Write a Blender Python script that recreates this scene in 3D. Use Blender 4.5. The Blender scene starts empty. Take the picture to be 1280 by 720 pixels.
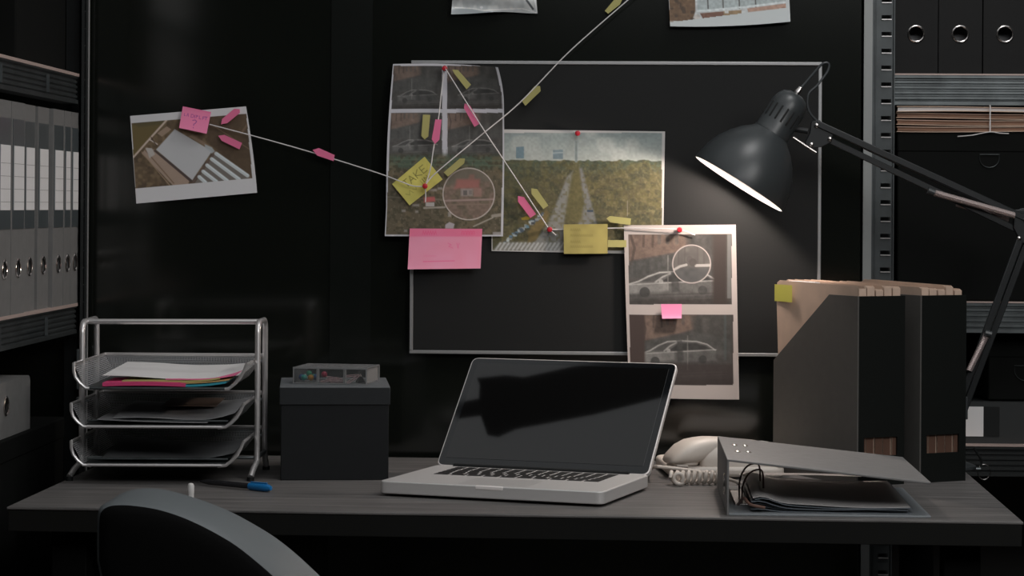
import bpy, bmesh, math, random
import numpy as np
from mathutils import Vector, Matrix
random.seed(7)
PI = math.pi
# ------------------------------------------------------------------ camera model
F = 2920.0                      # focal length in pixels of the 1280 px wide frame
HX, HY = 640.0, 258.0           # where the level optical axis meets the frame
ROLL = 0.0065
PSI = math.atan((750 - 640) / F)  # the room's depth axis leans right of the camera axis
CAM = Vector((0, 0, 1.16))
DESK_Z = 0.74
WALL_Y = 3.935
RV = Vector((math.cos(PSI), math.sin(PSI), 0))
DV = Vector((-math.sin(PSI), math.cos(PSI), 0))
UP = Vector((0, 0, 1))
CR = (RV + UP * ROLL).normalized()
CU = (UP - RV * ROLL).normalized()

def ray(px, py):
    return DV + CR * ((px - HX) / F) - CU * ((py - HY) / F)
def c2w(x, z, h=0.0):            # camera-aligned level coordinates -> world
    return CAM + RV * x + DV * z + UP * h
def w2c(p):
    d = p - CAM
    return d.dot(RV), d.dot(DV), d.z
def at_z(px, py, z):
    d = ray(px, py); return CAM + d * (z / d.dot(DV))
def on_h(px, py, Z=DESK_Z):
    d = ray(px, py); return CAM + d * ((Z - CAM.z) / d.z)
def on_y(px, py, Y):
    d = ray(px, py); return CAM + d * ((Y - CAM.y) / d.y)
def on_x(px, py, X):
    d = ray(px, py); return CAM + d * ((X - CAM.x) / d.x)

# ------------------------------------------------------------------ helpers
COL = bpy.context.scene.collection
def lin(c):
    c = np.asarray(c, dtype=float) / 255.0
    return np.where(c <= 0.04045, c / 12.92, ((c + 0.055) / 1.055) ** 2.4)

def mat(name, color, rough=0.5, metal=0.0, noise=0.0, nscale=40, bump=0.0, bscale=200, emit=None, estr=1.0, spec=0.5, coat=0.0):
    m = bpy.data.materials.new(name); m.use_nodes = True
    nt = m.node_tree; b = nt.nodes['Principled BSDF']
    c = tuple(color) + (1,)
    b.inputs['Base Color'].default_value = c
    b.inputs['Roughness'].default_value = rough
    b.inputs['Metallic'].default_value = metal
    b.inputs['Specular IOR Level'].default_value = spec
    b.inputs['Coat Weight'].default_value = coat
    tc = nt.nodes.new('ShaderNodeTexCoord')
    if noise > 0:
        n = nt.nodes.new('ShaderNodeTexNoise'); n.inputs['Scale'].default_value = nscale; n.inputs['Detail'].default_value = 4
        nt.links.new(tc.outputs['Object'], n.inputs['Vector'])
        r = nt.nodes.new('ShaderNodeMapRange')
        r.inputs['From Min'].default_value = 0.3; r.inputs['From Max'].default_value = 0.7
        r.inputs['To Min'].default_value = 1 - noise; r.inputs['To Max'].default_value = 1 + noise
        nt.links.new(n.outputs['Fac'], r.inputs['Value'])
        mx = nt.nodes.new('ShaderNodeVectorMath'); mx.operation = 'SCALE'
        mx.inputs[0].default_value = color[:3]
        nt.links.new(r.outputs['Result'], mx.inputs['Scale'])
        nt.links.new(mx.outputs['Vector'], b.inputs['Base Color'])
    if bump > 0:
        n2 = nt.nodes.new('ShaderNodeTexNoise'); n2.inputs['Scale'].default_value = bscale; n2.inputs['Detail'].default_value = 3
        nt.links.new(tc.outputs['Object'], n2.inputs['Vector'])
        bp = nt.nodes.new('ShaderNodeBump'); bp.inputs['Strength'].default_value = bump; bp.inputs['Distance'].default_value = 0.002
        nt.links.new(n2.outputs['Fac'], bp.inputs['Height'])
        nt.links.new(bp.outputs['Normal'], b.inputs['Normal'])
    if emit is not None:
        b.inputs['Emission Color'].default_value = tuple(emit) + (1,)
        b.inputs['Emission Strength'].default_value = estr
    return m

def print_mat(name, rough=0.45, spec=0.3):
    m = bpy.data.materials.new(name); m.use_nodes = True
    nt = m.node_tree; b = nt.nodes['Principled BSDF']
    a = nt.nodes.new('ShaderNodeAttribute'); a.attribute_name = 'Col'
    nt.links.new(a.outputs['Color'], b.inputs['Base Color'])
    b.inputs['Roughness'].default_value = rough; b.inputs['Specular IOR Level'].default_value = spec
    return m

class MB:
    def __init__(s): s.v = []; s.f = []; s.fm = []; s.cur = 0
    def add(s, vs, fs):
        o = len(s.v); s.v += [Vector(p) for p in vs]; s.f += [tuple(i + o for i in f) for f in fs]; s.fm += [s.cur]*len(fs); return s
    def box(s, lo, hi, M=None):
        x0, y0, z0 = lo; x1, y1, z1 = hi
        p = [Vector(q) for q in ((x0,y0,z0),(x1,y0,z0),(x1,y1,z0),(x0,y1,z0),(x0,y0,z1),(x1,y0,z1),(x1,y1,z1),(x0,y1,z1))]
        return s.hexa([M @ q for q in p] if M else p)
    def hexa(s, p):
        return s.add(p, [(0,3,2,1),(4,5,6,7),(0,1,5,4),(1,2,6,5),(2,3,7,6),(3,0,4,7)])
    def prism(s, poly, lo, hi, axis='y', M=None):
        # poly 2-D; axis: the direction of extrusion. y: poly=(x,z); x: poly=(y,z); z: poly=(x,y)
        def P(a, b, t):
            q = {'y': (a, t, b), 'x': (t, a, b), 'z': (a, b, t)}[axis]
            q = Vector(q); return M @ q if M else q
        n = len(poly)
        vs = [P(a, b, lo) for a, b in poly] + [P(a, b, hi) for a, b in poly]
        fs = [tuple(range(n - 1, -1, -1)), tuple(range(n, 2 * n))] + [(i, (i + 1) % n, n + (i + 1) % n, n + i) for i in range(n)]
        return s.add(vs, fs)
    def tube(s, path, r, seg=8, closed=False, caps=True):
        path = [Vector(p) for p in path]; n = len(path)
        rs = r if isinstance(r, (list, tuple)) else [r] * n
        prev = None; rings = []
        for i, p in enumerate(path):
            a = path[(i - 1) % n] if (closed or i > 0) else p
            b = path[(i + 1) % n] if (closed or i < n - 1) else p
            t = (b - a)
            t = t.normalized() if t.length > 1e-9 else Vector((0, 0, 1))
            if prev is None:
                ref = Vector((0, 0, 1)) if abs(t.z) < 0.9 else Vector((1, 0, 0))
                nrm = t.cross(ref).normalized()
            else:
                nrm = (prev - t * prev.dot(t))
                nrm = nrm.normalized() if nrm.length > 1e-9 else t.orthogonal().normalized()
            prev = nrm; bn = t.cross(nrm)
            rings.append([p + (nrm * math.cos(2*PI*k/seg) + bn * math.sin(2*PI*k/seg)) * rs[i] for k in range(seg)])
        vs = [q for rg in rings for q in rg]; fs = []
        m = n if closed else n - 1
        for i in range(m):
            j = (i + 1) % n
            for k in range(seg):
                l = (k + 1) % seg
                fs.append((i*seg+k, i*seg+l, j*seg+l, j*seg+k))
        if caps and not closed:
            fs.append(tuple(range(seg - 1, -1, -1))); fs.append(tuple((n-1)*seg + k for k in range(seg)))
        return s.add(vs, fs)
    def lathe(s, prof, seg=32, M=None, close=False):
        # prof: (radius, height) about local z
        vs = []; fs = []; n = len(prof)
        for r, z in prof:
            for k in range(seg):
                q = Vector((r*math.cos(2*PI*k/seg), r*math.sin(2*PI*k/seg), z)); vs.append(M @ q if M else q)
        for i in range(n if close else n - 1):
            j = (i + 1) % n
            for k in range(seg):
                l = (k + 1) % seg
                fs.append((i*seg+k, i*seg+l, j*seg+l, j*seg+k))
        if not close:
            if prof[0][0] > 1e-6: fs.append(tuple(range(seg - 1, -1, -1)))
            if prof[-1][0] > 1e-6: fs.append(tuple((n-1)*seg + k for k in range(seg)))
        return s.add(vs, fs)
    def grid(s, nu, nv, fn):
        vs = [fn(i / nu, j / nv) for j in range(nv + 1) for i in range(nu + 1)]
        fs = [(j*(nu+1)+i, j*(nu+1)+i+1, (j+1)*(nu+1)+i+1, (j+1)*(nu+1)+i) for j in range(nv) for i in range(nu)]
        return s.add(vs, fs)
    def build(s, name, m, parent=None, bevel=0.0, bseg=2, smooth=35, base=False, loc=None, rotz=0.0):
        vs = s.v
        if base:                                   # own origin at the middle of its base
            lo = Vector((min(p.x for p in vs), min(p.y for p in vs), min(p.z for p in vs)))
            hi = Vector((max(p.x for p in vs), max(p.y for p in vs), max(p.z for p in vs)))
            loc = Vector(((lo.x+hi.x)/2, (lo.y+hi.y)/2, lo.z)); vs = [p - loc for p in vs]
        me = bpy.data.meshes.new(name); me.from_pydata([tuple(p) for p in vs], [], s.f)
        if any(s.fm) and len(s.fm) == len(me.polygons): me.polygons.foreach_set('material_index', s.fm)
        me.validate()
        bm = bmesh.new(); bm.from_mesh(me); bmesh.ops.remove_doubles(bm, verts=bm.verts, dist=1e-6)
        bmesh.ops.recalc_face_normals(bm, faces=bm.faces); bm.to_mesh(me); bm.free()
        if smooth:
            me.polygons.foreach_set('use_smooth', [True] * len(me.polygons)); me.set_sharp_from_angle(angle=math.radians(smooth))
        for mm in (m if isinstance(m, (list, tuple)) else [m]): me.materials.append(mm)
        o = bpy.data.objects.new(name, me); COL.objects.link(o)
        if parent: o.parent = parent
        if loc is not None: o.location = loc
        if rotz: o.rotation_euler.z = rotz
        if bevel > 0:
            b = o.modifiers.new('bevel', 'BEVEL'); b.width = bevel; b.segments = bseg; b.limit_method = 'ANGLE'; b.angle_limit = math.radians(40)
        return o

def tag(o, label, cat, group=None, kind=None):
    o['label'] = label; o['category'] = cat
    if group: o['group'] = group
    if kind: o['kind'] = kind
    return o
def thing(name, label, cat, loc=(0, 0, 0), rotz=0.0, group=None):
    o = bpy.data.objects.new(name, None); COL.objects.link(o); o.empty_display_size = 0.05
    o.location = loc; o.rotation_euler = (0, 0, rotz)
    return tag(o, label, cat, group)
def struct(o):
    o['kind'] = 'structure'; return o
def dup(root, loc, rotz, label, group=None):
    r = root.copy(); COL.objects.link(r); r.location = loc; r.rotation_euler = (0, 0, rotz); r['label'] = label
    if group: r['group'] = group
    for ch in list(root.children):
        c = ch.copy(); COL.objects.link(c); c.parent = r
        for g in list(ch.children):
            d = g.copy(); COL.objects.link(d); d.parent = c
    return r
def arc(c, r, a0, a1, n, ux, uy):
    c = Vector(c); ux = Vector(ux); uy = Vector(uy)
    return [c + ux*(r*math.cos(a0+(a1-a0)*i/n)) + uy*(r*math.sin(a0+(a1-a0)*i/n)) for i in range(n+1)]
def spline(pts, n=8):
    pts = [Vector(p) for p in pts]; out = []
    for i in range(len(pts) - 1):
        p0 = pts[max(i-1, 0)]; p1 = pts[i]; p2 = pts[i+1]; p3 = pts[min(i+2, len(pts)-1)]
        for k in range(n):
            t = k / n
            out.append(0.5*((2*p1) + (p2-p0)*t + (2*p0-5*p1+4*p2-p3)*t*t + (3*p1-p0-3*p2+p3)*t*t*t))
    return out + [pts[-1]]
def round_poly(pts, r, n=4):
    out = []; m = len(pts)
    for i in range(m):
        p = Vector(pts[i]); a = (Vector(pts[i-1]) - p); b = (Vector(pts[(i+1) % m]) - p)
        ra = min(r, a.length*0.45, b.length*0.45)
        s = p + a.normalized()*ra; e = p + b.normalized()*ra
        for k in range(n+1):
            t = k/n; out.append((1-t)**2*s + 2*t*(1-t)*p + t*t*e)
    return out

# ------------------------------------------------------------------ materials
M_WALL = mat('black_gloss_wall_paint', (0.0066, 0.0078, 0.0062), 0.13, noise=0.15, nscale=3, spec=0.85)
M_WALLDARK = mat('black_side_wall_paint', (0.006, 0.007, 0.006), 0.6)
M_FLOOR = mat('dark_floor', (0.02, 0.02, 0.02), 0.6, noise=0.3, nscale=8)
M_CEIL = mat('dark_ceiling_paint', (0.03, 0.03, 0.03), 0.8)
M_BLACK = mat('matte_black_card', (0.008, 0.009, 0.009), 0.6, spec=0.3)
M_BLACKBOX = mat('black_box_board', (0.0055, 0.006, 0.0055), 0.8, spec=0.12)
M_BOARD = mat('black_magnet_board', (0.0160, 0.0163, 0.0160), 0.65, spec=0.2)
M_ALU = mat('brushed_aluminium_frame', (0.42, 0.42, 0.42), 0.38, 0.6)
M_STEEL = mat('galvanised_steel', (0.15, 0.165, 0.168), 0.42, 0.75, noise=0.25, nscale=25)
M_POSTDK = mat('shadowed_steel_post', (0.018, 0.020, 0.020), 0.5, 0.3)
M_BACKING = mat('dim_post_interior', (0.03, 0.033, 0.034), 0.6)
M_CHANNEL = mat('slotted_channel_steel', (0.070, 0.078, 0.080), 0.42, 0.5, noise=0.2, nscale=25)
M_FLANGE = mat('pale_steel_flange', (0.30, 0.31, 0.305), 0.45, 0.3)
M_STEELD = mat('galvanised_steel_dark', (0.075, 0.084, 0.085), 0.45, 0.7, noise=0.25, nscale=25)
M_CHROME = mat('bright_steel', (0.62, 0.58, 0.56), 0.22, 1.0)
M_SLOT = mat('dark_slot', (0.01, 0.01, 0.01), 0.8)
M_TRAY = mat('silver_tube', (0.70, 0.675, 0.665), 0.30, 0.7)
M_GREYBINDER = mat('dark_grey_binder_board', (0.18, 0.177, 0.172), 0.6, noise=0.06, nscale=60)
M_BINDERDK = mat('charcoal_binder_board', (0.0105, 0.0105, 0.0105), 0.6, noise=0.06, nscale=60, spec=0.2)
M_POCKET = mat('clear_label_pocket', (0.075, 0.088, 0.093), 0.3)
M_PAPER = mat('white_paper', (0.82, 0.80, 0.79), 0.7)
M_PAPERG = mat('shaded_paper', (0.62, 0.62, 0.62), 0.7)
M_MANILA = mat('manila_card', (0.64, 0.47, 0.365), 0.7, noise=0.08, nscale=30)
M_KRAFT = mat('brown_kraft_folder', (0.33, 0.19, 0.125), 0.7, noise=0.1, nscale=30)
M_STRING = mat('white_cotton_string', (0.72, 0.68, 0.67), 0.8)
M_RED = mat('red_pin_plastic', (0.50, 0.02, 0.035), 0.3)
M_PINK = mat('pink_sticky_paper', (0.80, 0.17, 0.33), 0.75)
M_PINKD = mat('deep_pink_card', (0.72, 0.06, 0.20), 0.65)
M_YELLOW = mat('yellow_sticky_paper', (0.44, 0.40, 0.145), 0.75)
M_YELBR = mat('yellow_green_sticky_paper', (0.60, 0.58, 0.10), 0.75)
M_BLUE = mat('blue_sheet', (0.04, 0.33, 0.42), 0.6)
M_ORANGE = mat('amber_sheet', (0.62, 0.38, 0.15), 0.6)
M_LAMP = mat('black_lamp_enamel', (0.040, 0.045, 0.047), 0.36, spec=0.55)
M_ARM = mat('black_lamp_arm', (0.018, 0.020, 0.021), 0.35, spec=0.45)
M_LAMPIN = mat('white_lamp_lining', (0.42, 0.39, 0.375), 0.6)
M_BULB = mat('lit_bulb', (1, 1, 1), 0.5, emit=(1.0, 0.88, 0.80), estr=4)
M_SILVER = mat('laptop_aluminium', (0.64, 0.62, 0.605), 0.45, 0.3)
M_KEY = mat('black_keycaps', (0.02, 0.02, 0.02), 0.5)
M_SCREEN = mat('laptop_screen_glass', (0.005, 0.005, 0.005), 0.03, spec=0.56)
M_BEZEL = mat('laptop_bezel', (0.006, 0.007, 0.008), 0.05)
M_PHONE = mat('cream_phone_plastic', (0.68, 0.61, 0.545), 0.45)
M_CHAIR = mat('chair_black_mesh', (0.003, 0.003, 0.003), 0.9, spec=0.08)
M_CHAIRG = mat('chair_grey_edge', (0.118, 0.132, 0.138), 0.5)
M_BOXGREY = mat('charcoal_storage_box', (0.010, 0.011, 0.012), 0.65, noise=0.06, nscale=50, spec=0.25)
M_BOXLIDLIT = mat('charcoal_box_lid', (0.12, 0.13, 0.138), 0.65, noise=0.06, nscale=50)  # lid top painted paler for the overhead light it catches
M_BOXLIDSHADE = mat('box_lid_side_board', (0.022, 0.024, 0.026), 0.65, noise=0.06, nscale=50, spec=0.25)  # same lid board, darkened to paint in its shaded sides
M_LEGDK = mat('black_leg_paint', (0.003, 0.003, 0.003), 0.8, spec=0.1)
M_CHARC = mat('charcoal_flat_binder_board', (0.034, 0.036, 0.036), 0.6, spec=0.3)
M_PENBLUE = mat('blue_pen_cap', (0.01, 0.16, 0.42), 0.3)
M_PENDK = mat('dark_pen_barrel', (0.02, 0.02, 0.022), 0.25)
M_WHITEP = mat('white_plastic', (0.75, 0.73, 0.71), 0.35)
M_GLOSSGREY = mat('plastic_sleeve_grey', (0.55, 0.53, 0.52), 0.45)
M_SLEEVE = mat('plastic_sleeve_blue', (0.14, 0.16, 0.18), 0.3)
M_PRINT = print_mat('printed_photo_paper', 0.5)
M_NOTE = print_mat('handwritten_sticky_paper', 0.8, 0.2)

def desk_mat():
    m = bpy.data.materials.new('dark_wood_grain_laminate'); m.use_nodes = True
    nt = m.node_tree; b = nt.nodes['Principled BSDF']
    tc = nt.nodes.new('ShaderNodeTexCoord'); mp = nt.nodes.new('ShaderNodeMapping')
    mp.inputs['Scale'].default_value = (2.0, 38, 10)
    nt.links.new(tc.outputs['Object'], mp.inputs['Vector'])
    n = nt.nodes.new('ShaderNodeTexNoise'); n.inputs['Scale'].default_value = 2.0; n.inputs['Detail'].default_value = 6; n.inputs['Roughness'].default_value = 0.65
    nt.links.new(mp.outputs['Vector'], n.inputs['Vector'])
    cr = nt.nodes.new('ShaderNodeValToRGB')
    cr.color_ramp.elements[0].position = 0.3; cr.color_ramp.elements[0].color = (0.072, 0.069, 0.068, 1)
    cr.color_ramp.elements[1].position = 0.72; cr.color_ramp.elements[1].color = (0.205, 0.192, 0.184, 1)
    nt.links.new(n.outputs['Fac'], cr.inputs['Fac']); nt.links.new(cr.outputs['Color'], b.inputs['Base Color'])
    b.inputs['Roughness'].default_value = 0.48; b.inputs['Specular IOR Level'].default_value = 0.35
    return m
M_DESK = desk_mat()
M_DESKEDGE = mat('black_desk_edging', (0.008, 0.008, 0.007), 0.6, spec=0.2)

def mesh_mat():
    m = bpy.data.materials.new('perforated_silver_mesh'); m.use_nodes = True
    nt = m.node_tree; b = nt.nodes['Principled BSDF']; out = nt.nodes['Material Output']
    b.inputs['Base Color'].default_value = (0.52, 0.52, 0.53, 1); b.inputs['Metallic'].default_value = 0.3; b.inputs['Roughness'].default_value = 0.45
    tc = nt.nodes.new('ShaderNodeTexCoord')
    uv = nt.nodes.new('ShaderNodeAttribute'); uv.attribute_name = 'mesh_uv'
    sp = nt.nodes.new('ShaderNodeSeparateXYZ'); nt.links.new(uv.outputs['Vector'], sp.inputs[0])
    def math_(op, a, bb=None, c=None):
        q = nt.nodes.new('ShaderNodeMath'); q.operation = op
        for i, x in enumerate((a, bb)):
            if x is None: continue
            if isinstance(x, (int, float)): q.inputs[i].default_value = x
            else: nt.links.new(x, q.inputs[i])
        return q.outputs[0]
    k = 2*PI/0.0052
    sx = math_('SINE', math_('MULTIPLY', sp.outputs[0], k)); sy = math_('SINE', math_('MULTIPLY', sp.outputs[1], k*0.9))
    hole = math_('GREATER_THAN', math_('ABSOLUTE', math_('MULTIPLY', sx, sy)), 0.42)
    tr = nt.nodes.new('ShaderNodeBsdfTransparent'); mx = nt.nodes.new('ShaderNodeMixShader')
    nt.links.new(hole, mx.inputs[0]); nt.links.new(b.outputs[0], mx.inputs[1]); nt.links.new(tr.outputs[0], mx.inputs[2])
    nt.links.new(mx.outputs[0], out.inputs['Surface'])
    return m
M_MESH = mesh_mat()

def clear_mat(name, tint, glossy=0.12, rough=0.05):
    m = bpy.data.materials.new(name); m.use_nodes = True
    nt = m.node_tree; out = nt.nodes['Material Output']; nt.nodes.remove(nt.nodes['Principled BSDF'])
    tr = nt.nodes.new('ShaderNodeBsdfTransparent'); tr.inputs[0].default_value = tuple(tint) + (1,)
    gl = nt.nodes.new('ShaderNodeBsdfPrincipled'); gl.inputs['Base Color'].default_value = (0.5, 0.5, 0.5, 1); gl.inputs['Roughness'].default_value = rough
    lw = nt.nodes.new('ShaderNodeLayerWeight'); lw.inputs[0].default_value = 0.35
    ad = nt.nodes.new('ShaderNodeMath'); ad.operation = 'ADD'; ad.inputs[1].default_value = glossy; ad.use_clamp = True
    nt.links.new(lw.outputs['Fresnel'], ad.inputs[0])
    mx = nt.nodes.new('ShaderNodeMixShader'); nt.links.new(ad.outputs[0], mx.inputs[0])
    nt.links.new(tr.outputs[0], mx.inputs[1]); nt.links.new(gl.outputs[0], mx.inputs[2]); nt.links.new(mx.outputs[0], out.inputs['Surface'])
    return m
M_ACRYLIC = clear_mat('clear_acrylic', (0.97, 0.975, 0.975), 0.03)
M_ACRYLEDGE = mat('frosted_acrylic_edge', (0.62, 0.61, 0.60), 0.4)
M_ACRYLRIM = mat('acrylic_rim', (0.22, 0.22, 0.22), 0.4)

# ------------------------------------------------------------------ the room
LEFT_X = w2c(Vector((0, 0, 0)))[0]
pl = c2w(-0.7225, 3.885); RACKL_X = pl.x             # plane of the left shelving's open face
RACKL_Y1 = c2w(-0.7225, 3.948).y
rr = at_z(1078.5, 258, 3.985); RACKR_X = rr.x; RACKR_Y = rr.y
XL = RACKL_X - 0.46; XR = RACKR_X + 1.25; YF = -1.6; YB = 4.50; ZC = 2.75
def slab(name, lo, hi, m):
    return struct(MB().box(lo, hi).build(name, m, smooth=0))
slab('floor', (XL-0.1, YF-0.1, -0.1), (XR+0.1, YB+0.1, 0), M_FLOOR)
slab('ceiling', (XL-0.1, YF-0.1, ZC), (XR+0.1, YB+0.1, ZC+0.1), M_CEIL)
slab('wall_left', (XL-0.1, YF-0.1, 0), (XL, YB+0.1, ZC), M_WALLDARK)
slab('wall_right', (XR, YF-0.1, 0), (XR+0.1, YB+0.1, ZC), M_WALLDARK)
slab('wall_front', (XL, YF-0.1, 0), (XR, YF, ZC), M_WALLDARK)
slab('wall_back', (XL, WALL_Y, 0), (RACKR_X-0.012, YB+0.1, ZC), M_WALL)
slab('wall_alcove', (RACKR_X-0.012, YB, 0), (XR, YB+0.1, ZC), M_WALLDARK)
a = on_y(413, 258, WALL_Y).x; b = on_y(464, 258, WALL_Y).x
struct(MB().box((a, WALL_Y-0.002, 0.0), (b, WALL_Y+0.01, ZC)).build('trim_1', mat('black_panel_strip', (0.0078, 0.0092, 0.0080), 0.17, spec=0.85), smooth=0))  # strip of wall tinted lighter to stand in for a soft reflection

# ------------------------------------------------------------------ desk
fl = on_h(8.2, 633.5); fr = on_h(1279.5, 652.5)
DROT = math.atan2(fr.y - fl.y, fr.x - fl.x); DW = (fr - fl).length; DD = 0.70; DT = 0.034
desk = thing('desk', 'long dark wood-grain desk carrying laptop, phone and lamp', 'desk', (fl.x, fl.y, 0), DROT)
MB().box((0, 0, DESK_Z-0.004), (DW, DD, DESK_Z)).build('desktop', M_DESK, desk, bevel=0.0012)
MB().box((0.0015, 0.0015, DESK_Z-DT), (DW-0.0015, DD-0.0015, DESK_Z-0.0041)).build('apron', M_DESKEDGE, desk, bevel=0.001)
for x in (0.05, DW-0.10):
    for y in (0.05, DD-0.10):
        MB().box((x, y, 0), (x+0.05, y+0.05, DESK_Z-DT)).build('leg', M_LEGDK, desk, bevel=0.002)
def desk_local(px, py):
    p = on_h(px, py) - Vector((fl.x, fl.y, 0)); return Matrix.Rotation(-DROT, 3, 'Z') @ p

# ------------------------------------------------------------------ shelving racks
def beam_profile(h, t=0.028):
    # (depth, height) outline of a ribbed shelf beam, front at 0
    pts = [(0, 0), (0, -0.006), (0.004, -0.008)]
    z = -0.008; n = 4; step = (h - 0.016) / n
    for i in range(n):
        pts += [(0.004, z - step*0.15), (0.0015, z - step*0.35), (0.0015, z - step*0.75), (0.004, z - step*0.95)]
        z -= step
    pts += [(0.004, -h + 0.008), (0, -h + 0.006), (0, -h), (t, -h), (t, 0)]
    return pts
def post_mesh(h, w=0.05, d=0.035, slots=True):
    # L-shaped upright: wide face in local xz plane at y=0 (x 0..w), flange going back in y at x=0
    m = MB()
    x0, x1 = 0.030, 0.047
    m.cur = 2; m.box((0, -0.003, 0), (0.0145, 0.0, h)); m.cur = 0; m.box((0, 0, 0), (0.002, d, h)); m.box((0.0195, 0.002, 0), (0.0225, 0.006, h)); m.box((0.013, 0.004, 0), (0.0205, 0.006, h))
    m.box((0.0215, 0.001, 0), (x0, 0.004, h)); m.box((x1, 0.001, 0), (0.0525, 0.004, h)); m.box((0.0505, -0.004, 0), (0.0525, 0.004, h))
    pitch = 0.0287; z = 0.02
    zz = 0
    while z + 0.012 < h:
        m.box((x0, 0.001, zz), (x1, 0.004, z)); zz = z + 0.0068; z += pitch
    m.box((x0, 0.001, zz), (x1, 0.004, h))
    lips(m, h)
    return m
def lips(m, h, x0=0.030, x1=0.047):
    pitch = 0.0287; z = 0.02; m.cur = 1
    while z + 0.012 < h:
        m.box((x0, -0.002, z-0.0016), (x1, 0.001, z)); z += pitch
    m.cur = 0

# right rack: faces the camera
RZ1, RZ2, RZ3 = 1.389, 1.0024, 0.748
rz = lambda py, px=1200: CAM.z + w2c(at_z(px, py, 3.99))[2]
S1, S2, S3 = rz(93.5), rz(377.5), rz(556.5)
rackr = thing('shelving_unit', 'galvanised steel shelving unit with slotted upright on the right', 'shelf unit', (RACKR_X, RACKR_Y, 0), 0)
RH = 2.3; RW = 1.0; RD = 0.42
for i, (x, y, sx, sy) in enumerate(((0, 0, 1, 1), (RW, 0, -1, 1), (0, RD, 1, -1), (RW, RD, -1, -1))):
    S = Matrix.Translation((x, y, 0)) @ Matrix.Diagonal((sx, sy, 1, 1))
    pm = post_mesh(RH); pm.v = [S @ v for v in pm.v]
    po = pm.build('post', [M_CHANNEL, M_TRAY, M_FLANGE], rackr, smooth=0)
    bk = MB().box((0.0215, 0.02, 0), (0.05, 0.022, RH)); bk.v = [S @ v for v in bk.v]; bk.build('backing_strip', M_BACKING, po, smooth=0)
for Z in (S1, S2, S3, 0.15, 1.80):
    sm = MB(); sm.prism([(0.006 + a, Z + b) for a, b in beam_profile(0.052)], 0.052, RW-0.052, 'x')
    sm.box((0.0525, 0.03, Z-0.012), (RW-0.0525, RD-0.006, Z-0.001))
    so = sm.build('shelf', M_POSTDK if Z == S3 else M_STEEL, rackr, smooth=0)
    MB().box((0.052, 0.0045, Z-0.001), (RW-0.052, RD-0.006, Z+0.0015)).build('shelf_edge', mat('worn_shelf_edge', (0.52, 0.40, 0.36), 0.45, 0.1) if 'worn_shelf_edge' not in bpy.data.materials else bpy.data.materials['worn_shelf_edge'], so, smooth=0)  # deck edge coloured bright pink to paint in the light on it
RI = RACKR_X + 0.0535   # inner edge of the right rack, left

# left rack: open face looks to +x, runs away from the camera
LS1 = CAM.z + 0.2157; LS2 = CAM.z - 0.168; LS3 = 0.44
RLLEN = 1.05
rackl = thing('shelving_unit', 'steel shelving unit along the left edge holding grey binders', 'shelf unit', (RACKL_X, RACKL_Y1, 0), -PI/2)
# local: x runs toward the camera (-world y)... local +x = world -y, local +y = world +x
for i, (x, y, sx, sy) in enumerate(((0, 0.0, 1, -1), (RLLEN, 0, -1, -1), (0, -0.42, 1, 1), (RLLEN, -0.42, -1, 1))):
    S = Matrix.Translation((x, y, 0)) @ Matrix.Diagonal((sx*0.7, sy, 1, 1))
    pm = post_mesh(RH); pm.v = [S @ v for v in pm.v]
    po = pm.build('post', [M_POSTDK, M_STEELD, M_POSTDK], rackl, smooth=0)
    MB().box((x - 0.001, y + 0.001 if sy < 0 else y-0.0048, 0), (x + 0.001, y + 0.0048 if sy < 0 else y-0.001, RH)).build('corner_bead', M_TRAY, po, smooth=0)
for Z in (LS1, LS2, LS3, 0.12, 1.85):
    sm = MB(); sm.prism([(-0.006 - a, Z + b) for a, b in beam_profile(0.049)], 0.037, RLLEN-0.037, 'x')
    sm.box((0.0375, -0.414, Z-0.012), (RLLEN-0.0375, -0.03, Z-0.001))
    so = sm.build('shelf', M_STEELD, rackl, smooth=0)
    MB().box((0.036, -0.414, Z-0.0035), (RLLEN-0.036, -0.0045, Z+0.0015)).build('shelf_edge', bpy.data.materials['worn_shelf_edge'], so, smooth=0)
    for xx in (0.26, 0.55, 0.84):
        MB().box((xx, -0.006, Z-0.040), (xx+0.0022, -0.0015, Z-0.012)).build('beam_tab', M_STEEL, so, smooth=0)
for Z in (LS2-0.075, LS2-0.115, LS2-0.155):
    MB().box((0.006, -0.004, Z-0.028), (0.05, 0.004, Z)).build('post_clip', M_STEEL, rackl, bevel=0.002)

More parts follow.
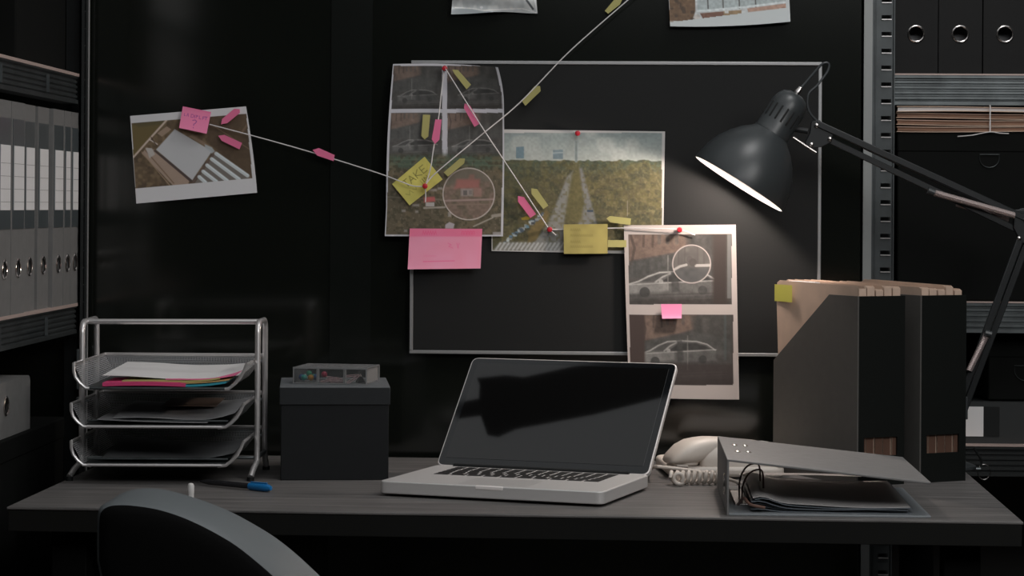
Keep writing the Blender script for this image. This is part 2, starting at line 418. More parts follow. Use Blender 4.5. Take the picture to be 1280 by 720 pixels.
# ------------------------------------------------------------------ lever arch binders
def make_binder(label, group, w=0.070, h=0.318, d=0.285, board=M_GREYBINDER, flat_label=True, ring_z=0.069):
    # local: spine in the xz plane at y=0 facing -y, x -w/2..w/2, z 0..h; goes back +y
    t = thing('lever_arch_binder', label, 'binder', (0, 0, 0), 0, group)
    g = 0.0028
    m = MB()
    R = 0.0135; zc = ring_z; n = 24; hw = min(0.028, w/2 - 0.001)
    # spine board with a finger hole
    ring = [(R*math.cos(2*PI*k/n), zc + R*math.sin(2*PI*k/n)) for k in range(n)]
    sq = []
    for k in range(n):
        a = 2*PI*k/n; c, s_ = math.cos(a), math.sin(a); q = max(abs(c), abs(s_)); sq.append((hw*c/q, zc + hw*s_/q))
    for yy, fl_ in ((0, 1), (g, -1)):
        vs = [(x, yy, z) for x, z in ring] + [(x, yy, z) for x, z in sq]
        m.add(vs, [(k, (k+1) % n, n+(k+1) % n, n+k) for k in range(n)])
    m.add([(x, 0, z) for x, z in ring] + [(x, g, z) for x, z in ring], [(k, (k+1) % n, n+(k+1) % n, n+k) for k in range(n)])
    m.box((-w/2, 0, 0), (-hw, g, h)); m.box((hw, 0, 0), (w/2, g, h))
    m.box((-hw, 0, 0), (hw, g, zc-hw)); m.box((-hw, 0, zc+hw), (hw, g, h))
    m.box((-w/2, g, 0), (-w/2+g, d, h)); m.box((w/2-g, g, 0), (w/2, d, h))
    m.build('cover', board, t, smooth=30)
    MB().box((-w/2+0.004, 0.045, 0.008), (w/2-0.004, d-0.006, h-0.02)).build('page_block', M_PAPERG, t, smooth=0)
    MB().tube([(0.0135*math.cos(2*PI*k/20), -0.0005, zc + 0.0135*math.sin(2*PI*k/20)) for k in range(20)], 0.0018, 6, closed=True).build('finger_ring', M_CHROME, t)
    if flat_label:
        p = MB().box((-w/2+0.006, -0.001, 0.128), (w/2-0.006, 0, 0.292)).build('label_pocket', M_POCKET, t, smooth=0)
        lm = MB().box((-w/2+0.011, -0.0018, 0.156), (w/2-0.009, -0.001, 0.252)).build('paper_label', M_PAPER, t, smooth=0)
        ll = MB()
        for k in range(4): ll.box((-w/2+0.011, -0.0021, 0.168+k*0.019), (w/2-0.009, -0.0018, 0.1685+k*0.019))
        ll.build('ruled_line', M_GREYBINDER, t, smooth=0)
    return t
# left row: spines toward +x : local -y -> world +x  => rotate by +90 deg
names = ['nearest the back post', 'second from the back post', 'third from the back post', 'fourth from the back post, beside a dark gap', 'fifth from the back post, beside a dark gap', 'sixth from the back post', 'seventh from the back post', 'eighth from the back post, cut by the frame']
far_px = [98.0, 88.2, 79.2, 64.5, 47.5, 30.5, 13.5]
bw_ = [0.0555, 0.0485, 0.0735, 0.0735, 0.0700, 0.0790, 0.0760]
for i in range(7):
    X_ = RACKL_X - 0.006
    yf = on_x(far_px[i], 258, X_).y
    b0 = make_binder('grey labelled lever arch binder, ' + names[i], 'grey binders on the left shelf', w=bw_[i])
    b0.location = Vector((X_ - (0.005 if i in (3, 4) else 0), yf - bw_[i]/2, LS2 + 0.0016)); b0.rotation_euler = (0, 0, PI/2)
# right row on top shelf
bk0 = None
xr = [at_z(q, 60, 3.99).x for q in (1145.5, 1200.5, 1256)]
for i, (x, lab) in enumerate(zip(xr + [xr[2] + 0.076], ['black binder with ring hole beside the slotted upright', 'black binder with ring hole, middle of the three on the top right shelf', 'black binder with ring hole at the right edge of the top shelf', 'x'])):
    if i == 3: break
    loc = Vector((x, RACKR_Y + 0.012, S1 + 0.0016))
    if bk0 is None:
        bk0 = make_binder(lab, 'black binders on the top right shelf', w=0.0735, board=M_BINDERDK, flat_label=True, ring_z=0.068); bk0.location = loc
    else:
        dup(bk0, loc, 0, lab, 'black binders on the top right shelf')
# right: flat binder on third shelf, lying on its side
fb = thing('lever_arch_binder', 'dark grey binder with white label lying flat on the lower right shelf', 'binder', (RI + 0.004, RACKR_Y + 0.03, S3 + 0.0016))
hb = 0.071
lx = at_z(1212, 520, 4.02).x - (RI + 0.004)
MB().box((0, 0, 0), (0.318, 0.003, hb)).build('spine', M_CHARC, fb, smooth=0)
MB().box((0, 0.003, 0), (0.318, 0.28, 0.003)).build('lower_cover', M_CHARC, fb, smooth=0)
MB().hexa([Vector(p) for p in ((0,0.003,hb-0.003),(0.318,0.003,hb-0.003),(0.318,0.28,hb-0.012),(0,0.28,hb-0.012),(0,0.003,hb),(0.318,0.003,hb),(0.318,0.28,hb-0.009),(0,0.28,hb-0.009))]).build('upper_cover', M_CHARC, fb, smooth=0)
MB().box((lx - 0.03, -0.001, 0.012), (lx + 0.0215, 0, hb-0.008)).build('paper_label', M_PAPER, fb, smooth=0)
MB().box((lx + 0.0217, -0.001, 0.012), (lx + 0.049, 0, hb-0.008)).build('label_pocket', M_BLACK, fb, smooth=0)
MB().box((0.02, 0.02, 0.004), (0.30, 0.27, hb-0.014)).build('page_block', M_PAPERG, fb, smooth=0)

# ------------------------------------------------------------------ archive boxes with D-shaped pulls
def archive_box(label, loc, size, rotz=0, ring=None, group=None):
    # local: front in the xz plane at y=0
    w, d, h = size
    t = thing('archive_box', label, 'box', loc, rotz, group)
    MB().box((0, 0, 0), (w, d, h-0.004)).build('body', M_BLACKBOX, t, bevel=0.003)
    MB().box((-0.001, -0.001, h-0.035), (w+0.001, d+0.001, h)).build('lid', M_BLACKBOX, t, bevel=0.003)
    if ring:
        cx, cz, r = ring
        path = [Vector((cx-r, -0.002, cz+r*0.55)), Vector((cx+r, -0.002, cz+r*0.55)), Vector((cx+r, -0.002, cz+r*0.15))]
        path += [Vector((cx + r*math.cos(-a), -0.002, cz + r*0.15 + r*0.95*math.sin(-a))) for a in np.linspace(0.15, PI-0.15, 14)] + [Vector((cx-r, -0.002, cz+r*0.15))]
        MB().tube(path, 0.0007, 6, closed=True).build('pull_ring', M_STEELD, t)
    return t
p = at_z(1235, 200, RACKR_Y + 0.02)
bx0 = RI + 0.006
archive_box('large black archive box with small D-shaped pull on the right rack', (bx0, RACKR_Y + 0.010, S2 + 0.0016), (0.40, 0.36, rz(166) - S2), ring=(at_z(1235, 200, 4.0).x - bx0, rz(201, 1235) - S2, 0.0165))
archive_box('black archive box behind the flat binder on the lower right shelf', (RI + 0.006, RACKR_Y + 0.345, S3 + 0.0016), (0.40, 0.04, 0.185), ring=None)
bx1 = at_z(1240, 440, 4.0).x
archive_box('black archive box standing on the flat binder at right edge', (bx1, RACKR_Y + 0.06, S3 + 0.0016 + 0.0715), (0.38, 0.26, S2 - 0.06 - S3 - 0.076), ring=(at_z(1279.5, 461, 4.05).x - bx1, 0.05, 0.019))
# left rack boxes
yt = RACKL_Y1 - 0.06
archive_box('black archive box on the upper left shelf, towards the back', (RACKL_X - 0.02, yt - 0.34, LS1 + 0.0016), (0.33, 0.37, 0.30), PI/2)
for i, lab in enumerate(('next to the archive box', 'second along from the archive box', 'third along from the archive box', 'fourth along from the archive box', 'nearest the camera')):
    b0 = make_binder('grey labelled binder on the upper left shelf, ' + lab, 'grey binders on the upper left shelf', w=0.082)
    b0.location = Vector((RACKL_X - 0.008, yt - 0.555 - i*0.085, LS1 + 0.0016)); b0.rotation_euler = (0, 0, PI/2)
bt = CAM.z + w2c(on_x(40, 539, RACKL_X))[2]
archive_box('tall black archive box under the ringed binder at lower left', (RACKL_X - 0.008, on_x(86, 520, RACKL_X).y - 0.62, LS3 + 0.0016), (0.62, 0.37, bt - LS3 - 0.0016), PI/2)
# flat binder lying on that box, rounded end and ring toward us
pe = on_x(37.5, 520, RACKL_X - 0.012)
pc = on_x(7, 508, RACKL_X - 0.012)
ht = w2c(on_x(30, 474, RACKL_X))[2] + CAM.z - bt
fb2 = thing('lever_arch_binder', 'grey binder with ring hole lying flat below the left binders', 'binder', (RACKL_X - 0.012, pe.y - 0.318, bt + 0.0005), PI/2)
n = 24; R = 0.0135; cx = pc.y - (pe.y - 0.318); cz = pc.z - bt
m = MB()
ring = [(cx + R*math.cos(2*PI*k/n), cz + R*math.sin(2*PI*k/n)) for k in range(n)]
hb = max(ht, 0.06)
sq = []
for k in range(n):
    a_ = 2*PI*k/n; c_, s_ = math.cos(a_), math.sin(a_); q = max(abs(c_), abs(s_)); e = min(cz, hb-cz) - 0.001
    sq.append((cx + e*c_/q, cz + e*s_/q))
for yy in (0, 0.003):
    m.add([(x, yy, z) for x, z in ring] + [(x, yy, z) for x, z in sq], [(k, (k+1) % n, n+(k+1) % n, n+k) for k in range(n)])
e = min(cz, hb-cz) - 0.001
outl = round_poly([(cx+e, 0, 0), (0.318, 0, 0), (0.318, 0, hb), (cx+e, 0, hb)], 0.0001, 1)
m.prism([(cx+e, 0), (0.318, 0)] + [(0.318-0.012+0.012*math.cos(a_), hb-0.012+0.012*math.sin(a_)) for a_ in np.linspace(0, PI/2, 6)] + [(cx+e, hb)], 0, 0.003, 'y')
m.box((0, 0, 0), (cx-e, 0.003, hb)); m.box((cx-e, 0, 0), (cx+e, 0.003, cz-e)); m.box((cx-e, 0, cz+e), (cx+e, 0.003, hb))
m.build('spine', M_GREYBINDER, fb2, smooth=0)
MB().box((0.0, 0.003, 0), (0.316, 0.28, 0.003)).build('lower_cover', M_GREYBINDER, fb2, smooth=0)
MB().box((0.0, 0.003, hb-0.003), (0.306, 0.28, hb)).build('upper_cover', M_GREYBINDER, fb2, smooth=0)
MB().box((0.008, 0.05, 0.004), (0.30, 0.27, hb-0.008)).build('page_block', M_PAPERG, fb2, smooth=0)
MB().tube([(cx + R*math.cos(2*PI*k/20), -0.0005, cz + R*math.sin(2*PI*k/20)) for k in range(20)], 0.0018, 6, closed=True).build('finger_ring', M_CHROME, fb2)

# kraft folders tied with string, on the large archive box
zt = rz(166); zb = rz(132.5)
FX0 = RI + 0.004; FX1 = FX0 + 0.34
nf = 4
fh = (zb - zt - 0.001) / nf
labs = ['top brown kraft folder of the tied bundle on the right rack', 'second brown kraft folder down in the tied bundle', 'third brown kraft folder down in the tied bundle', 'bottom brown kraft folder of the tied bundle']
for i in range(nf):
    z0 = zt + 0.0005 + (nf-1-i)*fh
    t = thing('kraft_folder', labs[i], 'folder', (FX0, RACKR_Y + 0.006 + 0.003*((i*2) % 3), z0), 0, 'kraft folders tied together on the right rack')
    def leaf(zl, th, tilt, ph):
        def fn(u, v):
            x = u*(FX1-FX0); return x, zl + tilt*math.sin(u*5+ph)*0.0012
        m = MB(); N = 16
        vs = []
        for k in range(N+1):
            x, z = fn(k/N, 0)
            for (yy, dz) in ((0, 0), (0, th), (0.24, th), (0.24, 0)): vs.append((x, yy, z+dz))
        fs = []
        for k in range(N):
            for c in range(4):
                fs.append((k*4+c, k*4+(c+1) % 4, (k+1)*4+(c+1) % 4, (k+1)*4+c))
        fs += [(0, 1, 2, 3), (N*4+3, N*4+2, N*4+1, N*4)]
        return m.add(vs, fs)
    leaf(0.0012, 0.0011, 1.0, i*1.3).build('cover', M_MANILA, t)
    leaf(fh-0.0022, 0.0011, 0.8, i*0.9+1).build('cover', M_MANILA, t)
    mm = leaf(0.0026, fh-0.0052, 0.6, i); mm.v = [Vector((v.x+0.002, v.y+0.004, v.z)) for v in mm.v]; mm.build('sheets', M_PAPER if i == 0 else M_KRAFT, t)
sx = at_z(1237, 145, 3.985).x
ys = RACKR_Y + 0.004
stm = MB(); stm.tube(spline([at_z(1197, 170.5, 3.975), at_z(1215, 169, 3.975), at_z(1237, 165, 3.975), at_z(1250, 166.5, 3.975), at_z(1261, 167, 3.975)], 6), 0.0009, 6)
tag(stm.tube([(sx, ys-0.0015, zt-0.0008+0.003), (sx, ys-0.0015, zb+0.0004), (sx, ys+0.25, zb+0.0004), (sx, ys+0.25, zt+0.001)], 0.0012, 6).build('string', M_STRING, base=True), 'white string knotted around the brown kraft folders', 'string')

# ------------------------------------------------------------------ painting on paper (per-vertex print)
def vnoise(X, Y, s, seed):
    x = X/s; y = Y/s
    xi = np.floor(x).astype(int); yi = np.floor(y).astype(int); fx = x-xi; fy = y-yi
    fx = fx*fx*(3-2*fx); fy = fy*fy*(3-2*fy)
    def h(i, j):
        n = (i*374761393 + j*668265263 + seed*1442695041) & 0x7fffffff
        n = ((n ^ (n >> 13)) * 1274126177) & 0x7fffffff
        return ((n ^ (n >> 16)) & 0xffff) / 65535.0
    return (h(xi, yi)*(1-fx) + h(xi+1, yi)*fx)*(1-fy) + (h(xi, yi+1)*(1-fx) + h(xi+1, yi+1)*fx)*fy
class Cv:
    def __init__(s, X, Y, base): s.X, s.Y = X, Y; s.C = np.empty((len(X), 3)); s.C[:] = base
    def blend(s, a, col): 
        a = np.clip(a, 0, 1)[:, None]; s.C = s.C*(1-a) + np.asarray(col, float)*a
    def segd(s, p, q):
        px, py = p; qx, qy = q; dx, dy = qx-px, qy-py; L = dx*dx+dy*dy + 1e-9
        t = np.clip(((s.X-px)*dx + (s.Y-py)*dy)/L, 0, 1)
        return np.hypot(s.X-px-t*dx, s.Y-py-t*dy)
    def poly(s, pts, col, alpha=1.0, soft=0.8):
        ins = np.zeros(len(s.X), bool); d = np.full(len(s.X), 1e9)
        for i in range(len(pts)):
            (x0, y0), (x1, y1) = pts[i-1], pts[i]
            c = ((y0 > s.Y) != (y1 > s.Y)) & (s.X < (x1-x0)*(s.Y-y0)/((y1-y0) or 1e-9) + x0)
            ins ^= c; d = np.minimum(d, s.segd((x0, y0), (x1, y1)))
        s.blend(np.clip(0.5 + np.where(ins, d, -d)/soft, 0, 1)*alpha, col)
    def rect(s, x0, y0, x1, y1, col, alpha=1.0, soft=0.8): s.poly([(x0, y0), (x1, y0), (x1, y1), (x0, y1)], col, alpha, soft)
    def line(s, pts, w, col, alpha=1.0):
        d = np.full(len(s.X), 1e9)
        for i in range(len(pts)-1): d = np.minimum(d, s.segd(pts[i], pts[i+1]))
        s.blend(np.clip(0.5 + (w/2 - d)/0.7, 0, 1)*alpha, col)
    def circ(s, cx, cy, r, col, alpha=1.0, w=None):
        d = np.hypot(s.X-cx, s.Y-cy)
        s.blend(np.clip(0.5 + ((w/2 - np.abs(d-r)) if w else (r-d))/0.7, 0, 1)*alpha, col)
    def noise(s, sc, amp, seed, mask=None):
        n = 1 + amp*(vnoise(s.X, s.Y, sc, seed)*2-1)
        s.C = s.C*(n if mask is None else np.where(mask, n, 1))[:, None]
    def mottle(s, sc, col, seed, thr=0.55, alpha=1.0, mask=None):
        a = np.clip((vnoise(s.X, s.Y, sc, seed)-thr)*5, 0, 1)*alpha
        s.blend(a if mask is None else a*mask, col)

def inside(X, Y, pts):
    ins = np.zeros(len(X), bool)
    for i in range(len(pts)):
        (x0, y0), (x1, y1) = pts[i-1], pts[i]
        ins ^= ((y0 > Y) != (y1 > Y)) & (X < (x1-x0)*(Y-y0)/((y1-y0) or 1e-9) + x0)
    return ins

def sheet(name, label, cat, TL, TR, BR, BL, Y, paint, k, step=0.8, bow=None, depth=None, m=None, group=None):
    """paper hanging in the plane y=Y: its outline is laid on that wall plane; bow bends its edges, depth(u,v) lifts it off the wall"""
    bow = bow or {}
    TL, TR, BR, BL = [np.array(p, float) for p in (TL, TR, BR, BL)]
    W = max(np.linalg.norm(TR-TL), np.linalg.norm(BR-BL)); H = max(np.linalg.norm(BL-TL), np.linalg.norm(BR-TR))
    nu, nv = max(4, int(W/step)), max(4, int(H/step))
    u, v = np.meshgrid(np.linspace(0, 1, nu+1), np.linspace(0, 1, nv+1)); u = u.ravel(); v = v.ravel()
    def q(t): return 4*t*(1-t)
    P = ((TL[None]*(1-u)[:, None] + TR[None]*u[:, None])*(1-v)[:, None] + (BL[None]*(1-u)[:, None] + BR[None]*u[:, None])*v[:, None])
    for side, (wt, par) in {'top': (1-v, u), 'bottom': (v, u), 'left': (1-u, v), 'right': (u, v)}.items():
        if side in bow:
            pts = bow[side]
            if callable(pts): off = np.array([pts(t) for t in par])
            else: off = np.array(pts)[None]*q(par)[:, None]
            P = P + off*wt[:, None]
    cv = Cv(P[:, 0], P[:, 1], (128, 128, 128)); paint(cv)
    col = np.clip(lin(np.clip(cv.C, 0, 255))*k, 0, 0.92)
    dep = np.array([depth(a, b) for a, b in zip(u, v)]) if depth else np.zeros(len(u))
    Dv = np.array(DV); A = np.array(CR); B = np.array(CU)
    d = Dv[None] + A[None]*((P[:, 0]-HX)/F)[:, None] - B[None]*((P[:, 1]-HY)/F)[:, None]
    t = (Y - dep)/d[:, 1]
    W3 = d*t[:, None] + np.array(CAM)[None]
    c = W3.mean(0); c[2] = W3[:, 2].min(); c[1] = W3[:, 1].max()
    W3 = W3 - c
    idx = np.arange((nu+1)*(nv+1)).reshape(nv+1, nu+1)
    faces = np.stack([idx[:-1, :-1], idx[1:, :-1], idx[1:, 1:], idx[:-1, 1:]], -1).reshape(-1, 4)
    me = bpy.data.meshes.new(name); me.from_pydata(W3.tolist(), [], faces.tolist())
    at = me.color_attributes.new('Col', 'FLOAT_COLOR', 'POINT')
    at.data.foreach_set('color', np.concatenate([col, np.ones((len(col), 1))], 1).astype(np.float32).ravel())
    me.polygons.foreach_set('use_smooth', [True]*len(me.polygons))
    me.materials.append(m or M_PRINT)
    o = bpy.data.objects.new(name, me); COL.objects.link(o); o.location = c
    return tag(o, label, cat, group)

def sc(x0, y0, s): return lambda *pts: [(x0 + x/s, y0 + y/s) for x, y in pts]

# -- black magnet board -------------------------------------------------------
BY = WALL_Y - 0.013
bTL, bTR, bBR, bBL = [on_y(x, y, BY) for x, y in ((513.5, 75), (1027.5, 78), (1025.5, 447), (512, 441.5))]
x0 = (bTL.x + bBL.x)/2; x1 = (bTR.x + bBR.x)/2; z0 = (bBL.z + bBR.z)/2; z1 = (bTL.z + bTR.z)/2
board = thing('notice_board', 'large black notice board with thin silver frame on the wall', 'notice board', ((x0+x1)/2, WALL_Y-0.0006, z0))
w2 = (x1-x0)/2; hh = z1-z0; fw = 0.006
MB().box((-w2+0.002, -0.0118, 0.002), (w2-0.002, 0, hh-0.002)).build('panel', M_BOARD, board, smooth=0)
for nm, lo, hi in (('frame_rail', (-w2, -0.0135, 0), (w2, 0, fw)), ('frame_rail', (-w2, -0.0135, hh-fw), (w2, 0, hh)), ('frame_stile', (-w2, -0.0135, fw), (-w2+fw, 0, hh-fw)), ('frame_stile', (w2-fw, -0.0135, fw), (w2, 0, hh-fw))):
    MB().box(lo, hi).build(nm, M_ALU, board, bevel=0.001)
PY0 = WALL_Y - 0.0145   # first paper layer in front of the board's frame

# -- left aerial photo --------------------------------------------------------
def paint_left(cv):
    c = sc(150, 120, 5.144)
    cv.C[:] = (133, 132, 133)
    pr = c((75, 175), (812, 112), (852, 530), (98, 597))
    ins = inside(cv.X, cv.Y, pr)
    bg = Cv(cv.X, cv.Y, (66, 55, 42))
    bg.mottle(14, (52, 43, 34), 1, 0.4, 0.8); bg.mottle(5, (78, 66, 50), 2, 0.55, 0.6); bg.noise(3, 0.12, 3)
    bg.poly(c((60, 190), (290, 150), (85, 390)), (66, 57, 36)); bg.poly(c((60, 160), (330, 140), (280, 180), (120, 200)), (54, 50, 36), 0.6, 3)
    bg.poly(c((560, 130), (860, 100), (870, 540), (760, 470), (560, 300)), (52, 42, 33), 0.75, 4)
    bg.line(c((600, 190), (860, 360)), 1.3, (84, 70, 56), 0.7); bg.line(c((780, 240), (820, 180)), 2.5, (80, 66, 54), 0.7)
    bg.line(c((470, 260), (830, 520)), 5, (78, 64, 50), 0.6)
    bg.line(c((300, 155), (200, 265), (85, 395)), 2.2, (128, 116, 106))
    bg.poly(c((300, 195), (330, 215), (270, 262), (240, 240)), (98, 84, 72))
    bg.poly(c((170, 330), (220, 345), (445, 545), (440, 565), (340, 575), (140, 370)), (108, 94, 84), 0.9)
    bg.line(c((160, 345), (345, 560)), 1.5, (80, 66, 54)); bg.line(c((140, 360), (320, 575)), 1, (100, 84, 70))
    bg.poly(c((165, 335), (205, 335), (225, 375), (190, 400)), (120, 118, 116), 0.8)
    bg.line(c((190, 280), (240, 310)), 1.3, (130, 122, 118)); bg.line(c((200, 265), (235, 320)), 1.2, (44, 36, 32), 0.8)
    bg.poly(c((225, 345), (470, 545), (455, 555), (215, 352)), (48, 40, 38))
    bg.poly(c((352, 213), (592, 355), (465, 541), (232, 345)), (121, 121, 122))
    bg.poly(c((440, 260), (590, 345), (600, 330), (460, 250)), (96, 82, 70), 0.6)
    bg.poly(c((545, 310), (590, 330), (610, 355), (590, 370), (548, 335)), (112, 116, 118), 0.9)
    bg.line(c((600, 375), (470, 555)), 2.2, (62, 52, 48))
    st = [((618, 370), (820, 512), (800, 530)), ((590, 405), (765, 535), (720, 540)), ((560, 445), (690, 545), (640, 548)), ((535, 485), (620, 550), (570, 555)), ((510, 520), (550, 556), (490, 560))]
    bg.poly(c((612, 372), (835, 520), (800, 545), (480, 560)), (74, 70, 66))
    for s0, s1, s2 in st:
        a = c(s0)[0]; b = c(s1)[0]
        bg.line([a, b], 4.6, (126, 130, 131)); bg.line([(a[0]+0.6, a[1]-0.8), (b[0]+0.6, b[1]-0.8)], 1.2, (140, 144, 146))
    cv.C = np.where(ins[:, None], bg.C, cv.C)
sheet('photo_print', 'aerial photo of a white warehouse roof pinned alone on the left wall', 'photo', (162.6, 144.9), (307.5, 133), (321.5, 240.9), (170.4, 254.5), WALL_Y - 0.0015, paint_left, 3.05, bow={'right': (1.2, 0)}, depth=lambda u, v: 0.004*u*u + 0.003*v)

# -- a parked car scene, printed ---------------------------------------------
def car_scene(bg, x0, y0, x1, y1, seed, car=(0.04, 0.9, 0.54, 0.86), dark=1.0, body=78, post=0.4):
    W, H = x1-x0, y1-y0
    P = lambda u, v: (x0 + u*W, y0 + v*H)
    D = lambda c: tuple(q*dark for q in c)
    G = lambda g: D((g*1.01, g, g*0.975))
    mk = ((bg.X >= x0) & (bg.X <= x1) & (bg.Y >= y0) & (bg.Y <= y1)).astype(float)
    bg.blend(mk, D((57, 55, 53)))
    # brick frontage, dark openings, bare trees
    bg.poly([P(0, 0), P(.62, 0), P(.60, .20), P(.45, .26), P(.03, .38), P(0, .38)], D((88, 74, 66)), 0.85, 3)
    bg.poly([P(.55, 0), P(1, 0), P(1, .5), P(.6, .42)], D((52, 51, 49)), 0.8, 5)
    bg.poly([P(.66, 0), P(.76, 0), P(.74, .4), P(.7, .42)], D((66, 64, 61)), 0.5, 4)
    bg.line([P(.02, 0), P(.06, .2), P(.03, .42)], 0.025*W, D((50, 44, 41)), 0.6)
    for u in (0.15, 0.24): bg.line([P(u, 0), P(u-.005, .17)], 0.022*W, D((54, 47, 43)), 0.6)
    for u in (0.3, 0.38, .47): bg.line([P(u, 0), P(u, .12)], 0.035*W, D((66, 63, 60)), 0.6)
    bg.poly([P(.03, .38), P(.45, .27), P(.62, .24), P(1, .36), P(1, .56), P(0, .62)], D((60, 60, 58)), 0.7, 4)
    for u in np.linspace(.06, .95, 8): bg.line([P(u, .38), P(u, .56)], 0.03*W, D((50, 50, 49)), 0.35)
    bg.poly([P(0, .74), P(1, .70), P(1, 1), P(0, 1)], D((60, 59, 57)), 0.8, 5)
    for k, v in enumerate((.82, .86, .91)): bg.line([P(.2+.1*k, v+.02), P(.95, v-.01)], 0.012*H+.6, D((76, 74, 72)), 0.5)
    bg.poly([P(0, .93), P(1, .90), P(1, 1), P(0, 1)], D((46, 43, 41)), 0.8, 4)
    a0, a1, r0, r1 = car
    C = lambda x, y: P(a0 + x*(a1-a0), r0 + y*(r1-r0))
    bg.poly([C(0, .55), C(.1, .42), C(.33, .02), C(.74, .02), C(.9, .16), C(1, .42), C(1, .85), C(0, .98)], G(body*0.86), 0.8, 2.2)
    bg.poly([C(0, .52), C(.44, .46), C(.44, .82), C(0, .95)], G(body*1.15), 0.7, 3)
    bg.poly([C(.13, .42), C(.33, .1), C(.47, .08), C(.30, .42)], G(52), 0.8, 1.6)
    bg.poly([C(.36, .42), C(.50, .1), C(.72, .1), C(.86, .22), C(.93, .36), C(.5, .44)], G(42), 0.85, 1.6)
    bg.line([C(0, .54), C(.11, .42), C(.22, .2), C(.35, .03), C(.55, .0), (C(.74, .03)), C(.88, .15), C(.99, .4)], 0.014*W, G(body*1.45), 0.9)
    bg.line([C(.30, .44), C(.38, .22), C(.47, .07)], 0.016*W, G(body*1.4), 0.85)
    bg.line([C(.0, .56), C(.3, .5), C(.52, .46), C(1, .38)], 0.013*W, G(body*1.4), 0.8)
    bg.circ(*C(.36, .42), 0.022*W, G(body*1.45), 0.75)
    bg.circ(*C(.18, .88), 0.05*W, G(42), 0.75); bg.circ(*C(.82, .80), 0.045*W, G(44), 0.6)
    bg.poly([C(.47, .0), C(.54, -.03), C(.57, .85), C(.48, .9)], G(50), 0.7, 2)
    bg.line([P(post, .3), P(post, .78)], 0.011*W, D((104, 102, 99)), 0.6)
    n = 1 + 0.09*(vnoise(bg.X, bg.Y, 5, seed)*2-1) + 0.05*(vnoise(bg.X, bg.Y, 1.7, seed+5)*2-1)
    bg.C = np.where(mk[:, None] > 0, bg.C*n[:, None], bg.C)

